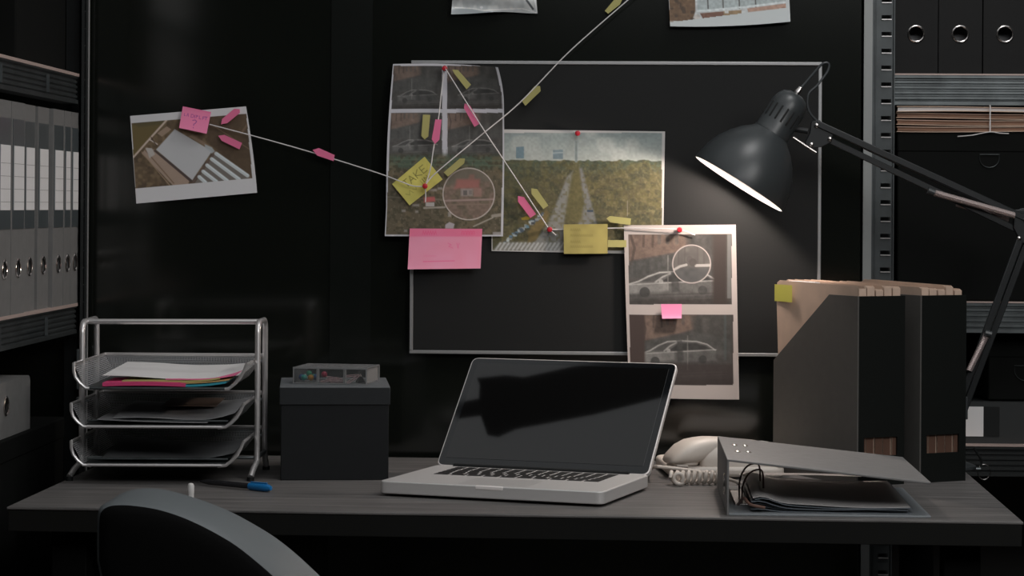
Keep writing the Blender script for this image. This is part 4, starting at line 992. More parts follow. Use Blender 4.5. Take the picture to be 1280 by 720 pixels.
for yy in (0.122, 0.202):
    MB().tube(spline([(0.024, yy, 0.006), (0.025, yy, 0.026), (0.032, yy, 0.042), (0.043, yy, 0.049), (0.053, yy, 0.045), (0.054, yy, 0.006)], 6), 0.0013, 8).build('ring', M_RING, mech)
MB().tube(spline([(0.016, 0.06, 0.008), (0.022, 0.03, 0.020), (0.030, 0.012, 0.014), (0.050, 0.010, 0.010)], 6), 0.0022, 8).build('lever', M_RING, mech)
MB().tube([(0.010+0.0135*math.cos(2*PI*k/20)*0, 0.06+0.0135*math.cos(2*PI*k/20), 0.036+0.0135*math.sin(2*PI*k/20)) for k in range(20)], 0.0018, 6, closed=True).build('finger_ring', M_CHROME, ob)
for c in ob.children:
    if c.name.startswith('finger_ring'): c.location.x = -0.0135
ords = ['top page', 'second page', 'third page', 'fourth page', 'fifth page', 'lowest page']
rotB = Matrix.Rotation(BROT, 4, 'Z')
for i in range(6):
    zc = 0.0138 - i*0.0019
    off = 0.003*math.sin(i*2.1); ed = 0.004*math.cos(i*1.7)
    def pg(u, v, zc=zc, off=off, ed=ed, i=i):
        x = 0.034 + u*0.215 + off; yv = 0.022 + v*0.285 + ed
        lift = 0.010*math.exp(-((u-0.05)/0.10)**2)*(1 - i*0.12) + 0.0028*v + 0.0012*math.sin(u*7+i) - 0.003*u
        return Vector((x, yv, max(zc + lift, 0.0035)))
    mb = MB(); mb.grid(22, 10, pg); mb2 = MB(); mb2.grid(22, 10, lambda u, v: pg(u, v) - Vector((0, 0, 0.0009))); mb.add(mb2.v, mb2.f)
    # close the front edge
    N = 22; t0 = len(mb2.v)
    mb.f += [(k, k+1, t0+k+1, t0+k) for k in range(N)]
    last = 10*(N+1); mb.f += [(last+k, last+k+1, t0+last+k+1, t0+last+k) for k in range(N)]
    mb.f += [(j*(N+1)+N, (j+1)*(N+1)+N, t0+(j+1)*(N+1)+N, t0+j*(N+1)+N) for j in range(10)]
    pgo = mb.build('plastic_sleeve', M_GLOSSGREY if i == 0 else M_SLEEVE, None, loc=Vector((bfl.x, bfl.y, DESK_Z)), rotz=BROT)
    tag(pgo, 'grey plastic-sleeved %s filed in the open binder' % ords[i], 'page', 'sleeved pages in the open binder')
# pale sheet peeking out at the back
mb = MB().grid(20, 2, lambda u, v: Vector((0.03 + 0.18*u, 0.300 + 0.017*v, 0.0205 + 0.002*math.sin(u*3) + 0.001*v)))
tag(mb.build('paper_sheet', M_PAPER, None, loc=Vector((bfl.x, bfl.y, DESK_Z)), rotz=BROT), 'white sheet edge showing behind the sleeved pages', 'paper')

# ------------------------------------------------------------------ telephone
ph0 = c2w(0.330, 3.705); PROT = PSI + math.radians(4)
ph = thing('telephone', 'cream corded desk telephone between laptop and open binder', 'telephone', (ph0.x, ph0.y, DESK_Z), PROT)
# base: wedge with rounded shoulders, local x -0.09..0.09, y -0.10..0.10
def loft(mb, secs):
    n = len(secs[0]); vs = [p for s_ in secs for p in s_]; fs = []
    for i in range(len(secs)-1):
        for k in range(n):
            l = (k+1) % n; fs.append((i*n+k, i*n+l, (i+1)*n+l, (i+1)*n+k))
    fs += [tuple(range(n-1, -1, -1)), tuple((len(secs)-1)*n+k for k in range(n))]
    return mb.add(vs, fs)
def ssec(y, cx, cz, w, h, p=3.0, n=28, sh=0.0):
    out = []
    for k in range(n):
        a = 2*PI*k/n; c, s_ = math.cos(a), math.sin(a)
        X = math.copysign(abs(c)**(2/p), c)*w/2; Z = math.copysign(abs(s_)**(2/p), s_)*h/2
        out.append(Vector((cx + X + sh*Z, y, cz + Z)))
    return out
MB().prism(rrect(-0.090, -0.090, 0.092, 0.10, 0.025, 6), 0.002, 0.019, 'z').build('base_plate', M_PHONE, ph, bevel=0.006, bseg=3)
for x in (-0.06, 0.06):
    for y in (-0.06, 0.07): MB().lathe([(0.006, 0), (0.006, 0.003)], 14, Matrix.Translation((x, y, 0))).build('foot', M_BLACK, ph)
bd = MB(); loft(bd, [ssec(-0.086, 0.024, 0.026, 0.118, 0.030, 5), ssec(-0.080, 0.024, 0.029, 0.130, 0.044, 5), ssec(-0.04, 0.024, 0.029, 0.134, 0.044, 5), ssec(0.03, 0.022, 0.027, 0.134, 0.038, 5), ssec(0.086, 0.020, 0.024, 0.130, 0.030, 5), ssec(0.094, 0.018, 0.022, 0.12, 0.022, 4)])
bd.build('body', M_PHONE, ph, smooth=50)
for i in range(3):
    for j in range(4):
        MB().box((0.030+i*0.015, -0.062+j*0.016, 0.044), (0.041+i*0.015, -0.051+j*0.016, 0.0545-0.0012*j)).build('dial_key', M_WHITEP, ph, bevel=0.0015)
MB().box((-0.088, -0.0905, 0.0135), (-0.070, -0.080, 0.0165)).build('cord_socket', M_SLOT, ph, bevel=0.0008)
MB().tube([(-0.091, -0.070, 0.021), (-0.078, -0.089, 0.021), (-0.062, -0.0905, 0.020)], 0.0022, 8).build('cord_strain_relief', M_PHONE, ph)
# handset lies left to right across the cradle, its left cup toward the laptop
hc = c2w(0.338, 3.655)
hs = thing('telephone_handset', 'cream handset arched across the top of the telephone', 'handset', (hc.x, hc.y, DESK_Z + 0.019), PSI + math.radians(17))
hm = MB(); secs = []
for u_, zl_, zh_, w_ in ((-0.1, 0.006, 0.01, 0.022), (-0.0985, 0.004, 0.014, 0.042), (-0.093, 0.003, 0.021, 0.052), (-0.08, 0.0025, 0.0335, 0.06), (-0.066, 0.003, 0.0405, 0.062), (-0.052, 0.005, 0.043, 0.06), (-0.038, 0.01, 0.0442, 0.055), (-0.024, 0.021, 0.0438, 0.05), (-0.01, 0.031, 0.0428, 0.046), (0.005, 0.031, 0.041, 0.044), (0.028, 0.027, 0.0385, 0.045), (0.046, 0.019, 0.0365, 0.05), (0.06, 0.01, 0.034, 0.056), (0.076, 0.006, 0.0295, 0.056), (0.09, 0.007, 0.022, 0.048), (0.097, 0.009, 0.016, 0.03), (0.099, 0.011, 0.013, 0.014)):
    zc_, h_, dv = (zl_+zh_)/2, zh_-zl_, 0.0
    sec = []
    for k in range(32):
        a_ = 2*PI*k/32; c_, s_ = math.cos(a_), math.sin(a_); p_ = 2.7
        zt_ = zc_
        sec.append(Vector((u_, dv + math.copysign(abs(c_)**(2/p_), c_)*w_/2, zt_ + math.copysign(abs(s_)**(2/p_), s_)*h_/2)))
    secs.append(sec)
loft(hm, secs).build('grip', M_PHONE, hs, smooth=60)
MB().lathe([(0.0, 0), (0.020, 0), (0.022, 0.002), (0.022, 0.012), (0, 0.012)], 24, Matrix.Translation((-0.070, 0, 0.001))).build('mouthpiece', M_PHONE, hs)
MB().lathe([(0.0, 0), (0.020, 0), (0.022, 0.002), (0.022, 0.012), (0, 0.012)], 24, Matrix.Translation((0.070, 0, -0.004))).build('earpiece', M_PHONE, hs)
# coiled cord in front
c0 = on_h(836, 606) + Vector((0, 0, 0.0115)); c1 = on_h(903, 606) + Vector((0, 0, 0.0115))
ax = (c1-c0).normalized(); side = ax.cross(UP).normalized()
coil = []
turns = 9
for k in range(turns*14+1):
    t = k/(turns*14); a_ = 2*PI*turns*t
    coil.append(c0 + (c1-c0)*(0.02+0.98*t) + (side*math.cos(a_) + UP*math.sin(a_))*0.0080)
lc = on_h(847, 608) + UP*0.0115
loop = [lc + ax*(0.004*i_/24) + (RV*math.cos(a_) + UP*math.sin(a_))*0.0078 for i_, a_ in enumerate(np.linspace(-0.6, 2*PI-0.7, 24))]
cord = thing('phone_cord', 'cream coiled telephone cord lying in front of the phone', 'cord', (c0.x, c0.y, DESK_Z))
def rel(pts, o_): return [Vector(p) - Vector(o_) for p in pts]
MB().tube(rel(coil, cord.location), 0.0031, 7).build('coil', M_PHONE, cord)
MB().tube(rel(loop, cord.location), 0.0030, 8).build('end_loop', M_PHONE, cord)
tl = [coil[-1], coil[-1] + ax*0.014 - UP*0.004, coil[-1] + ax*0.03 - UP*0.012 + DV*0.02]
MB().tube(rel(spline(tl, 8), cord.location), 0.0026, 7).build('tail', M_PHONE, cord)
tag(MB().tube(spline([on_h(812, 592) + UP*0.004, at_z(818, 583.5, 3.575), at_z(840, 585, 3.577), at_z(866, 588.5, 3.578), at_z(886, 592, 3.578), at_z(903, 596, 3.575)], 8), 0.0026, 8).build('cable', M_PHONE, base=True), 'thin straight cream cable running from laptop past the phone', 'cable')

# ------------------------------------------------------------------ magazine files
MFL2 = Vector((0.6269, 3.579)); mdir = Vector((0.0806, 0.039)).normalized(); FW = 0.0865; FD = 0.236; FH = CAM.z - 0.1325 - DESK_Z
mrot = PSI + math.atan2(mdir.y, mdir.x)
M_FILE = mat('black_magazine_file_card', (0.0075, 0.0088, 0.0078), 0.65, spec=0.15)
M_FILELIT = mat('charcoal_magazine_file_side', (0.095, 0.090, 0.083), 0.7, noise=0.05, nscale=60)  # left side of the black file, lamp light painted into its colour
def make_file(label, cx, cz):
    p = c2w(cx, cz)
    t = thing('magazine_file', label, 'magazine file', (p.x, p.y, DESK_Z), mrot)
    g = 0.0025
    prof = [(0, 0), (FD, 0), (FD, FH*0.615), (FD*0.33, FH), (0, FH)]
    MB().prism(prof, 0, g, 'x').build('side_panel', M_FILELIT, t, smooth=0)
    MB().prism(prof, FW-g, FW, 'x').build('side_panel', M_FILE, t, smooth=0)
    s_ = MB()
    wx0, wx1, wz0, wz1 = 0.013, FW-0.013, 0.045, 0.073
    s_.box((g, 0, 0), (wx0, g, FH)); s_.box((wx1, 0, 0), (FW-g, g, FH)); s_.box((wx0, 0, 0), (wx1, g, wz0)); s_.box((wx0, 0, wz1), (wx1, g, FH))
    s_.build('spine_panel', M_FILE, t, smooth=0)
    MB().box((g, g, 0), (FW-g, FD-g, g)).build('bottom_panel', M_FILE, t, smooth=0)
    MB().box((g, FD-g, 0), (FW-g, FD, FH*0.61)).build('rear_panel', M_FILE, t, smooth=0)
    return t
s1 = 0.1150
mf1 = MFL2 - mdir*s1
make_file('black magazine file with charcoal side, stuffed with folders, nearer the laptop', mf1.x, mf1.y)
make_file('black magazine file of manila folders nearer the lamp arm', MFL2.x, MFL2.y)
M_SHADEDSPINE = mat('dark_kraft_spine', (0.13, 0.065, 0.042), 0.7, noise=0.15, nscale=30)  # folder spine darkened to paint in the shade inside the file
which = [('left', mf1), ('right', MFL2)]
onames = ['first', 'second', 'third', 'fourth', 'fifth']
for wn, org in which:
    p = c2w(org.x, org.y)
    for i in range(5):
        th = 0.0145
        x0_ = 0.0045 + i*0.0155
        hgt = FH + 0.0165 + (0.003*math.sin(i*2.3 + (0 if wn == 'left' else 1)) if i else 0.001) - (0.002 if wn == 'right' else 0)
        t = thing('manila_folder', 'manila folder, %s from the left in the %s magazine file' % (onames[i], 'nearer' if wn == 'left' else 'farther'), 'folder', (p.x, p.y, DESK_Z + 0.003), mrot, 'manila folders in the magazine files')
        t.location = Vector((p.x, p.y, DESK_Z + 0.003))
        y0_ = 0.0045 + 0.001*(i % 2); y1_ = FD - 0.006
        h_ = hgt - 0.003
        # outer covers (tapering outward at the top) and the paper inside
        yb1 = y1_ + 0.010
        prof = [(y0_, 0), (y1_ - 0.004, 0), (y1_ - 0.002, h_*0.5), (yb1 - 0.004, h_*0.93), (yb1 - 0.006, h_ - 0.004), (yb1 - 0.014, h_), (y0_ + 0.006, h_ - 0.003), (y0_, h_ - 0.006)]
        MB().prism(prof, x0_, x0_ + 0.0008, 'x').build('front_cover', M_MANILA, t, smooth=0)
        MB().prism([(a_, b_ + (0 if k else 0)) for k, (a_, b_) in enumerate(prof)], x0_ + th - 0.0012, x0_ + th - 0.0004, 'x').build('back_cover', M_MANILA, t, smooth=0)
        MB().box((x0_, y0_, 0), (x0_ + th - 0.0006, y0_ + 0.001, h_ - 0.04)).build('folded_spine', M_SHADEDSPINE, t, smooth=0)
        MB().box((x0_, y0_, h_ - 0.04), (x0_ + th - 0.0006, y0_ + 0.001, h_ - 0.006)).build('spine_top', M_MANILA, t, smooth=0)
        MB().box((x0_ + 0.0012, (FD*0.55 if (i == 0 and wn == 'left') else y0_ + 0.0015), 0.001), (x0_ + th - 0.0016, yb1 - 0.02 - 0.012, h_ - 0.004 + (0.0035 if (i == 0 and wn == 'left') else 0))).build('sheets', M_PAPER if (i == 0 and wn == 'left') else M_MANILA, t, smooth=0)
# yellow sticky tab on the first folder
pt = c2w(mf1.x, mf1.y); Mf = Matrix.Translation((pt.x, pt.y, DESK_Z)) @ Matrix.Rotation(mrot, 4, 'Z')
ztab = FH + 0.0165
mb = MB(); mb.grid(8, 4, lambda u, v: Mf @ Vector((0.0040 - 0.0005 - 0.004*u*u, FD + 0.004 - u*0.058, ztab - 0.006 - v*0.027)))
tag(mb.build('sticky_note', M_YELBR, base=True), 'yellow-green sticky tab on the first manila folder', 'sticky note')

# ------------------------------------------------------------------ architect lamp
ZLAMP = 3.78
pb = at_z(1193, 585, ZLAMP); pb.z = DESK_Z
lx0 = w2c(pb)[0]
lamp = thing('desk_lamp', 'black adjustable architect lamp switched on, over the board', 'lamp', (pb.x, pb.y, DESK_Z), PSI)
def LP(px, py, dz=0.0):
    x, z, h = w2c(at_z(px, py, ZLAMP + dz)); return Vector((x - lx0, dz, h + CAM.z - DESK_Z))
rc = LP(923.5, 230)
axd = Vector((0.535, 0.0, 0.845)).normalized()
q = axd.to_track_quat('Z', 'Y').to_matrix().to_4x4()
MS = Matrix.Translation(rc) @ q
outer = [(0.0835, 0), (0.0832, 0.004), (0.0822, 0.012), (0.0785, 0.030), (0.0705, 0.050), (0.059, 0.068), (0.046, 0.083), (0.034, 0.093), (0.0305, 0.097)]
inner = [(r_-0.0016, z_) for r_, z_ in outer]
MB().lathe(outer, 56, MS).v
sh = MB(); sh.lathe(outer + [(0.001, 0.097)], 56, MS)
def open_lathe(prof, seg, M):
    m = MB(); n = len(prof); vs = []; fs = []
    for r_, z_ in prof:
        for k in range(seg): vs.append(M @ Vector((r_*math.cos(2*PI*k/seg), r_*math.sin(2*PI*k/seg), z_)))
    for i in range(n-1):
        for k in range(seg):
            l = (k+1) % seg; fs.append((i*seg+k, i*seg+l, (i+1)*seg+l, (i+1)*seg+k))
    return m.add(vs, fs)
shade = open_lathe(outer, 64, MS).build('lamp_shade', M_LAMP, lamp, smooth=60)
open_lathe([(0.0835, 0), (0.0819, 0.0)] + inner, 64, MS).build('inner_lining', M_LAMPIN, shade, smooth=60)
hs_prof = [(0.0, 0.0985), (0.0305, 0.0965), (0.0308, 0.099), (0.0296, 0.101), (0.0300, 0.140), (0.0292, 0.150), (0.0265, 0.160), (0.021, 0.168), (0.012, 0.1725), (0.0, 0.174)]
hous = MB().lathe(hs_prof, 40, MS).build('socket_housing', M_LAMP, lamp, smooth=50)
inv = MS.to_3x3().inverted()
vd = (inv @ Vector((-0.35, -1, 0.15))); aa = math.atan2(vd.y, vd.x)
for k in range(-3, 4):
    a_ = aa + k*0.36
    Mv = MS @ Matrix.Rotation(a_, 4, 'Z')
    MB().box((0.0288, -0.0016, 0.118), (0.0306, 0.0016, 0.143), Mv).build('vent_slot', M_SLOT, hous, bevel=0.0008)
MB().lathe([(0.0, 0.172), (0.005, 0.172), (0.0055, 0.178), (0.0035, 0.186), (0.0, 0.187)], 16, MS).build('cable_gland', M_CHROME, hous)
MB().lathe([(0.0, 0.026), (0.014, 0.030), (0.024, 0.042), (0.027, 0.055), (0.023, 0.070), (0.014, 0.086), (0.013, 0.096), (0, 0.096)], 28, MS).build('bulb', M_BULB, lamp, smooth=60)
# head bracket
br = MB(); poly = [LP(*p) for p in ((1014, 152), (1024, 150), (1041, 168), (1039, 178), (1026, 184), (1011, 186), (1006, 178), (1012, 166))]
vs = [p + Vector((0, -0.004, 0)) for p in poly] + [p + Vector((0, 0.004, 0)) for p in poly]; n = len(poly)
br.add(vs, [tuple(range(n)), tuple(range(2*n-1, n-1, -1))] + [(i, (i+1) % n, n+(i+1) % n, n+i) for i in range(n)])
bro = br.build('head_bracket', M_ARM, lamp, bevel=0.001)
MB().tube([LP(984, 160, 0.01), LP(1010, 164, 0.004)], 0.005, 10).build('swivel_arm', M_ARM, bro)
MB().tube([LP(991, 172, -0.010), LP(1003, 180, -0.010), LP(1020, 191, -0.010)], 0.0028, 10).build('wing_screw', M_CHROME, bro)
for p in ((1020.5, 157), (1014, 181), (1037, 174)):
    c = LP(*p); MB().lathe([(0.0, 0), (0.0036, 0), (0.0036, 0.002), (0.002, 0.003), (0, 0.003)], 12, Matrix.Translation(c + Vector((0, -0.0045, 0))) @ Matrix.Rotation(PI/2, 4, 'X')).build('screw', M_CHROME, bro)
def bar(p0, p1, w=0.0105, t=0.006, y=0.0, nm='arm_bar', m=M_ARM, par=None):
    a0 = Vector(p0) + Vector((0, y, 0)); a1 = Vector(p1) + Vector((0, y, 0)); d = (a1-a0).normalized(); nn = Vector((0, 1, 0)).cross(d).normalized()*w/2; tt = Vector((0, t/2, 0))
    return MB().hexa([a0-nn-tt, a1-nn-tt, a1-nn+tt, a0-nn+tt, a0+nn-tt, a1+nn-tt, a1+nn+tt, a0+nn+tt]).build(nm, m, par or lamp, bevel=0.0012)
ua = bar(LP(1020, 154), LP(1284, 274), 0.0105, 0.0055, -0.004)
bar(LP(1034, 174), LP(1290, 296), 0.0100, 0.0055, 0.002)
M_SPRING = mat('bright_spring_wire', (0.62, 0.52, 0.50), 0.35, 0.6)
def spring(p0, p1, r=0.0042, nm='spring', y=-0.009):
    a0 = Vector(p0) + Vector((0, y, 0)); a1 = Vector(p1) + Vector((0, y, 0)); L = (a1-a0).length; d = (a1-a0).normalized()
    e1 = Vector((0, 1, 0)); e2 = d.cross(e1); nt = int(L/0.0024); pts = []
    for k in range(nt*8+1):
        a_ = 2*PI*k/8; pts.append(a0 + d*(L*k/(nt*8)) + (e1*math.cos(a_) + e2*math.sin(a_))*r)
    return MB().tube(pts, 0.0013, 5).build(nm, M_SPRING, lamp)
spring(LP(1165, 240.5), LP(1267, 269.5)); spring(LP(1196, 254), LP(1262, 273.5), y=0.006)
MB().tube([LP(1160, 238, -0.012), LP(1168, 241, -0.012)], 0.0055, 10).build('spring_hook', M_LAMP, lamp)
# elbow plate, lower arm
el = MB(); poly = [LP(*p) for p in ((1268, 262), (1290, 262), (1300, 280), (1294, 304), (1276, 304), (1266, 284))]
vs = [p + Vector((0, -0.005, 0)) for p in poly] + [p + Vector((0, 0.005, 0)) for p in poly]; n = len(poly)
elo = el.add(vs, [tuple(range(n)), tuple(range(2*n-1, n-1, -1))] + [(i, (i+1) % n, n+(i+1) % n, n+i) for i in range(n)]).build('elbow_plate', M_ARM, lamp, bevel=0.001)
for p in ((1281, 275), (1273, 298), (1286, 296)):
    c = LP(*p); MB().lathe([(0.0, 0), (0.0036, 0), (0.0036, 0.002), (0.002, 0.003), (0, 0.003)], 12, Matrix.Translation(c + Vector((0, -0.0055, 0))) @ Matrix.Rotation(PI/2, 4, 'X')).build('screw', M_CHROME, elo)
bar(LP(1274, 300), LP(1200, 500), 0.0110, 0.0055, -0.004); bar(LP(1285, 302), LP(1206, 512), 0.0110, 0.0055, 0.004)
spring(LP(1233, 416), LP(1210, 463), 0.0042); spring(LP(1240, 420), LP(1214, 476), 0.0038, y=0.008)
MB().tube([LP(1231, 416, -0.013), LP(1239, 418, -0.013)], 0.0055, 10).build('spring_hook', M_LAMP, lamp)
bp = MB(); poly = [LP(*p) for p in ((1190, 494), (1209, 496), (1209, 524), (1188, 524))]
vs = [p + Vector((0, -0.006, 0)) for p in poly] + [p + Vector((0, 0.006, 0)) for p in poly]; n = len(poly)
bp.add(vs, [tuple(range(n)), tuple(range(2*n-1, n-1, -1))] + [(i, (i+1) % n, n+(i+1) % n, n+i) for i in range(n)]).build('lower_bracket', M_LAMP, lamp, bevel=0.001)
foot = LP(1197, 522); foot0 = Vector((foot.x, 0, 0))
foot.y = 0
MB().tube([Vector((foot.x, 0, 0.012)), foot], 0.0075, 14).build('pivot_pin', M_CHROME, lamp)
MB().lathe([(0.0, 0), (0.030, 0), (0.030, 0.006), (0.014, 0.012), (0.012, 0.020), (0, 0.020)], 28, Matrix.Translation(foot0)).build('base', M_LAMP, lamp, bevel=0.001)
# cable loop over the head, then down the arm
MB().tube(spline([LP(997, 113), LP(1003, 108, 0.01), LP(1016, 93, 0.012), LP(1028, 80, 0.012), LP(1036, 80, 0.012), LP(1034, 90, 0.012), LP(1022, 106, 0.012), LP(1010, 120, 0.012), LP(1016, 146, 0.012), LP(1060, 175, 0.010), LP(1160, 222, 0.010), LP(1262, 268, 0.010), LP(1276, 262, 0.004), LP(1292, 262, 0.0)], 8), 0.0021, 8).build('cable', M_LAMP, lamp)
# cord with a ring hanging over the desk's back edge
rg = thing('cable_tie_ring', 'thin metal ring on dark cord by the desk back corner', 'ring', (at_z(1229, 590, 3.86).x, at_z(1229, 590, 3.86).y, DESK_Z - 0.02), PSI)
cc = at_z(1230, 590, 3.86) - rg.location; cc = Matrix.Rotation(-PSI, 3, 'Z') @ cc
MB().tube([cc + Vector((0.0105*math.cos(2*PI*k/24), 0, 0.0125*math.sin(2*PI*k/24))) for k in range(24)], 0.0008, 6, closed=True).build('loop', M_CHROME, rg)
pA = Matrix.Rotation(-PSI, 3, 'Z') @ (at_z(1217, 560, 3.86) - rg.location)
MB().tube(spline([pA, pA.lerp(cc, 0.5) + Vector((0.004, 0, 0)), cc + Vector((-0.006, 0, 0.010))], 8), 0.0022, 6).build('cord', M_BLACK, rg)
pT = Matrix.Rotation(-PSI, 3, 'Z') @ (at_z(1212, 586, 3.84) - rg.location)
MB().tube([pT, pT + Vector((0.018, 0, 0.0))], 0.0025, 8).build('hook', M_STEEL, rg)

# ------------------------------------------------------------------ storage box and acrylic organiser
bxr = PSI + math.radians(5.0)
pbx = on_h(350.5, 600.5)
BWd, BDp, BHt = 0.1645, 0.20, 0.142
sb = thing('storage_box', 'charcoal cardboard storage box with lid between trays and laptop', 'box', (pbx.x, pbx.y, DESK_Z), bxr)
MB().box((0, 0, 0), (BWd, BDp, BHt-0.004)).build('body', M_BOXGREY, sb, bevel=0.0012)
lidm = MB().box((-0.0022, -0.0022, BHt-0.027), (BWd+0.0022, BDp+0.0022, BHt)); lidm.fm = [0, 1, 0, 0, 0, 0]; lidm.build('lid', [M_BOXLIDSHADE, M_BOXLIDLIT], sb, bevel=0.0012)
orot = PSI - math.radians(9.5)
po = on_h(367, 479.5, DESK_Z + BHt)
ac = thing('acrylic_organiser', 'clear acrylic compartment box of pins on top of storage box', 'organiser', (po.x, po.y, DESK_Z + BHt + 0.0005), orot)
AW, AD, AH = 0.116, 0.088, 0.023
g = 0.0016
m = MB(); m.box((0, 0, 0), (AW, AD, g)); m.box((0, 0, g), (AW, g, AH)); m.box((0, AD-g, g), (AW, AD, AH)); m.box((0, g, g), (g, AD-g, AH)); m.box((AW-g, g, g), (AW, AD-g, AH))
m.build('tray', M_ACRYLIC, ac, smooth=0)
MB().box((-0.001, -0.001, AH+0.0002), (AW+0.001, AD+0.001, AH+0.0022)).build('lid', M_ACRYLIC, ac, smooth=0)
for x in (0.036, 0.079): MB().box((x, g, g), (x+0.0026, AD*0.12, AH-0.0005)).build('divider', M_ACRYLEDGE, ac, smooth=0)
for lo, hi in (((-0.0012, -0.0012, AH), (AW+0.0012, -0.0004, AH+0.0024)), ((-0.001, -0.0010, -0.0002), (0.0006, -0.0002, AH)), ((AW-0.001, -0.0012, 0), (AW+0.001, 0, AH)), ((0, -0.001, 0), (AW, -0.0002, 0.0012)), ((AW+0.0002, 0, AH), (AW+0.0010, AD, AH+0.0024)), ((-0.001, AD+0.0002, AH), (AW, AD+0.001, AH+0.0024)), ((AW-0.001, AD-0.001, 0), (AW+0.001, AD+0.001, AH))):
    MB().box(lo, hi).build('rim_edge', M_ACRYLRIM, ac, smooth=0)
Ma = Matrix.Translation(ac.location) @ Matrix.Rotation(orot, 4, 'Z')
def loc_in(x, y, z): return Ma @ Vector((x, y, z))
colours = [('teal', (0.02, 0.36, 0.30)), ('green', (0.05, 0.30, 0.18)), ('amber', (0.62, 0.28, 0.03)), ('blue', (0.03, 0.10, 0.25)), ('crimson', (0.40, 0.02, 0.06)), ('white', (0.7, 0.7, 0.68))]
spots = [(0.014, 0.010, 0.0085, 0, 'teal ball pin at the front left of the acrylic box'), (0.021, 0.014, 0.0145, 1, 'green ball pin heaped in the left compartment'), (0.025, 0.0095, 0.0085, 2, 'amber ball pin at the front of the left compartment'), (0.008, 0.018, 0.0085, 3, 'blue ball pin at the left wall of the acrylic box'), (0.031, 0.020, 0.009, 3, 'blue ball pin by the first divider'), (0.046, 0.012, 0.014, 4, 'crimson ball pin in the middle compartment'), (0.012, 0.028, 0.008, 5, 'white ball pin behind the teal pin'), (0.024, 0.032, 0.008, 1, 'green ball pin at the back of left compartment')]
pm0 = {}
for x, y_, z, ci, lab in spots:
    t = thing('ball_pin', lab, 'pin', loc_in(x, y_, g+0.0003), orot, 'ball pins in the acrylic box')
    nm, colr = colours[ci]
    if nm not in pm0: pm0[nm] = mat('pin_' + nm, colr, 0.3)
    zz = z - g - 0.0003
    MB().lathe([(0, -0.0048)] + [(0.0048*math.cos(a_), 0.0048*math.sin(a_)) for a_ in np.linspace(-1.3, 1.3, 9)] + [(0, 0.0048)], 16, Matrix.Translation((0, 0, zz))).build('head', pm0[nm], t)
    MB().tube([(0, 0, zz), (0.008, 0.010, -0.0001+0.001)], 0.0005, 5).build('needle', M_CHROME, t)
clipm = mat('pink_coated_wire', (0.62, 0.42, 0.42), 0.3, 0.3)
def clip_path():
    L, W = 0.022, 0.0052; pts = []
    pts += [(-L*0.3, W*0.5, 0), (L*0.4, W*0.5, 0)] + [(L*0.4 + W*0.5*math.sin(a_), W*0.5*math.cos(a_), 0) for a_ in np.linspace(0.3, PI-0.3, 5)] + [(L*0.4, -W*0.5, 0), (-L*0.4, -W*0.5, 0)]
    pts += [(-L*0.4 - W*0.4*math.sin(a_), -W*0.1 - W*0.4*math.cos(a_), 0.0003) for a_ in np.linspace(0.3, PI-0.3, 5)] + [(-L*0.3, W*0.3, 0.0006), (L*0.25, W*0.3, 0.0006)]
    return [Vector(p) for p in pts]
cl0 = None
for i, (x, y_, z, rz_, ry) in enumerate(((0.052, 0.008, 0.004, 0.2, -0.1), (0.060, 0.010, 0.0055, -0.15, 0.05), (0.067, 0.007, 0.0035, 0.4, 0), (0.058, 0.018, 0.008, 0.6, 0.2), (0.066, 0.024, 0.007, 1.4, 0.1), (0.092, 0.012, 0.007, 0.5, -0.55), (0.089, 0.020, 0.012, 0.2, -0.1))):
    lab = ['paper clip lying frontmost in the middle compartment', 'paper clip second from front in the middle compartment', 'paper clip near the second divider', 'tilted paper clip on the clip heap', 'paper clip at the back of the heap', 'long tilted paper clip in the right compartment', 'paper clip propped behind in the right compartment'][i]
    if cl0 is None:
        cl0 = tag(MB().tube(clip_path(), 0.00075, 6).build('paper_clip', clipm), lab, 'paper clip', 'paper clips in the acrylic box'); o_ = cl0
    else:
        o_ = cl0.copy(); COL.objects.link(o_); o_['label'] = lab
    o_.location = loc_in(x, y_, z); o_.rotation_euler = (0.35, ry, orot + rz_)
bc = thing('binder_clip', 'small black binder clip in the right end of the acrylic box', 'binder clip', loc_in(0.103, 0.016, g+0.0002), orot + 0.5)
MB().prism([(-0.006, 0), (0.006, 0), (0.0012, 0.010), (-0.0012, 0.010)], -0.008, 0.008, 'y').build('jaw', M_BLACK, bc, bevel=0.0006)
MB().tube([(0, -0.004, 0.010), (-0.002, -0.003, 0.017), (-0.002, 0.003, 0.017), (0, 0.004, 0.010)], 0.0006, 6).build('handle', M_CHROME, bc)

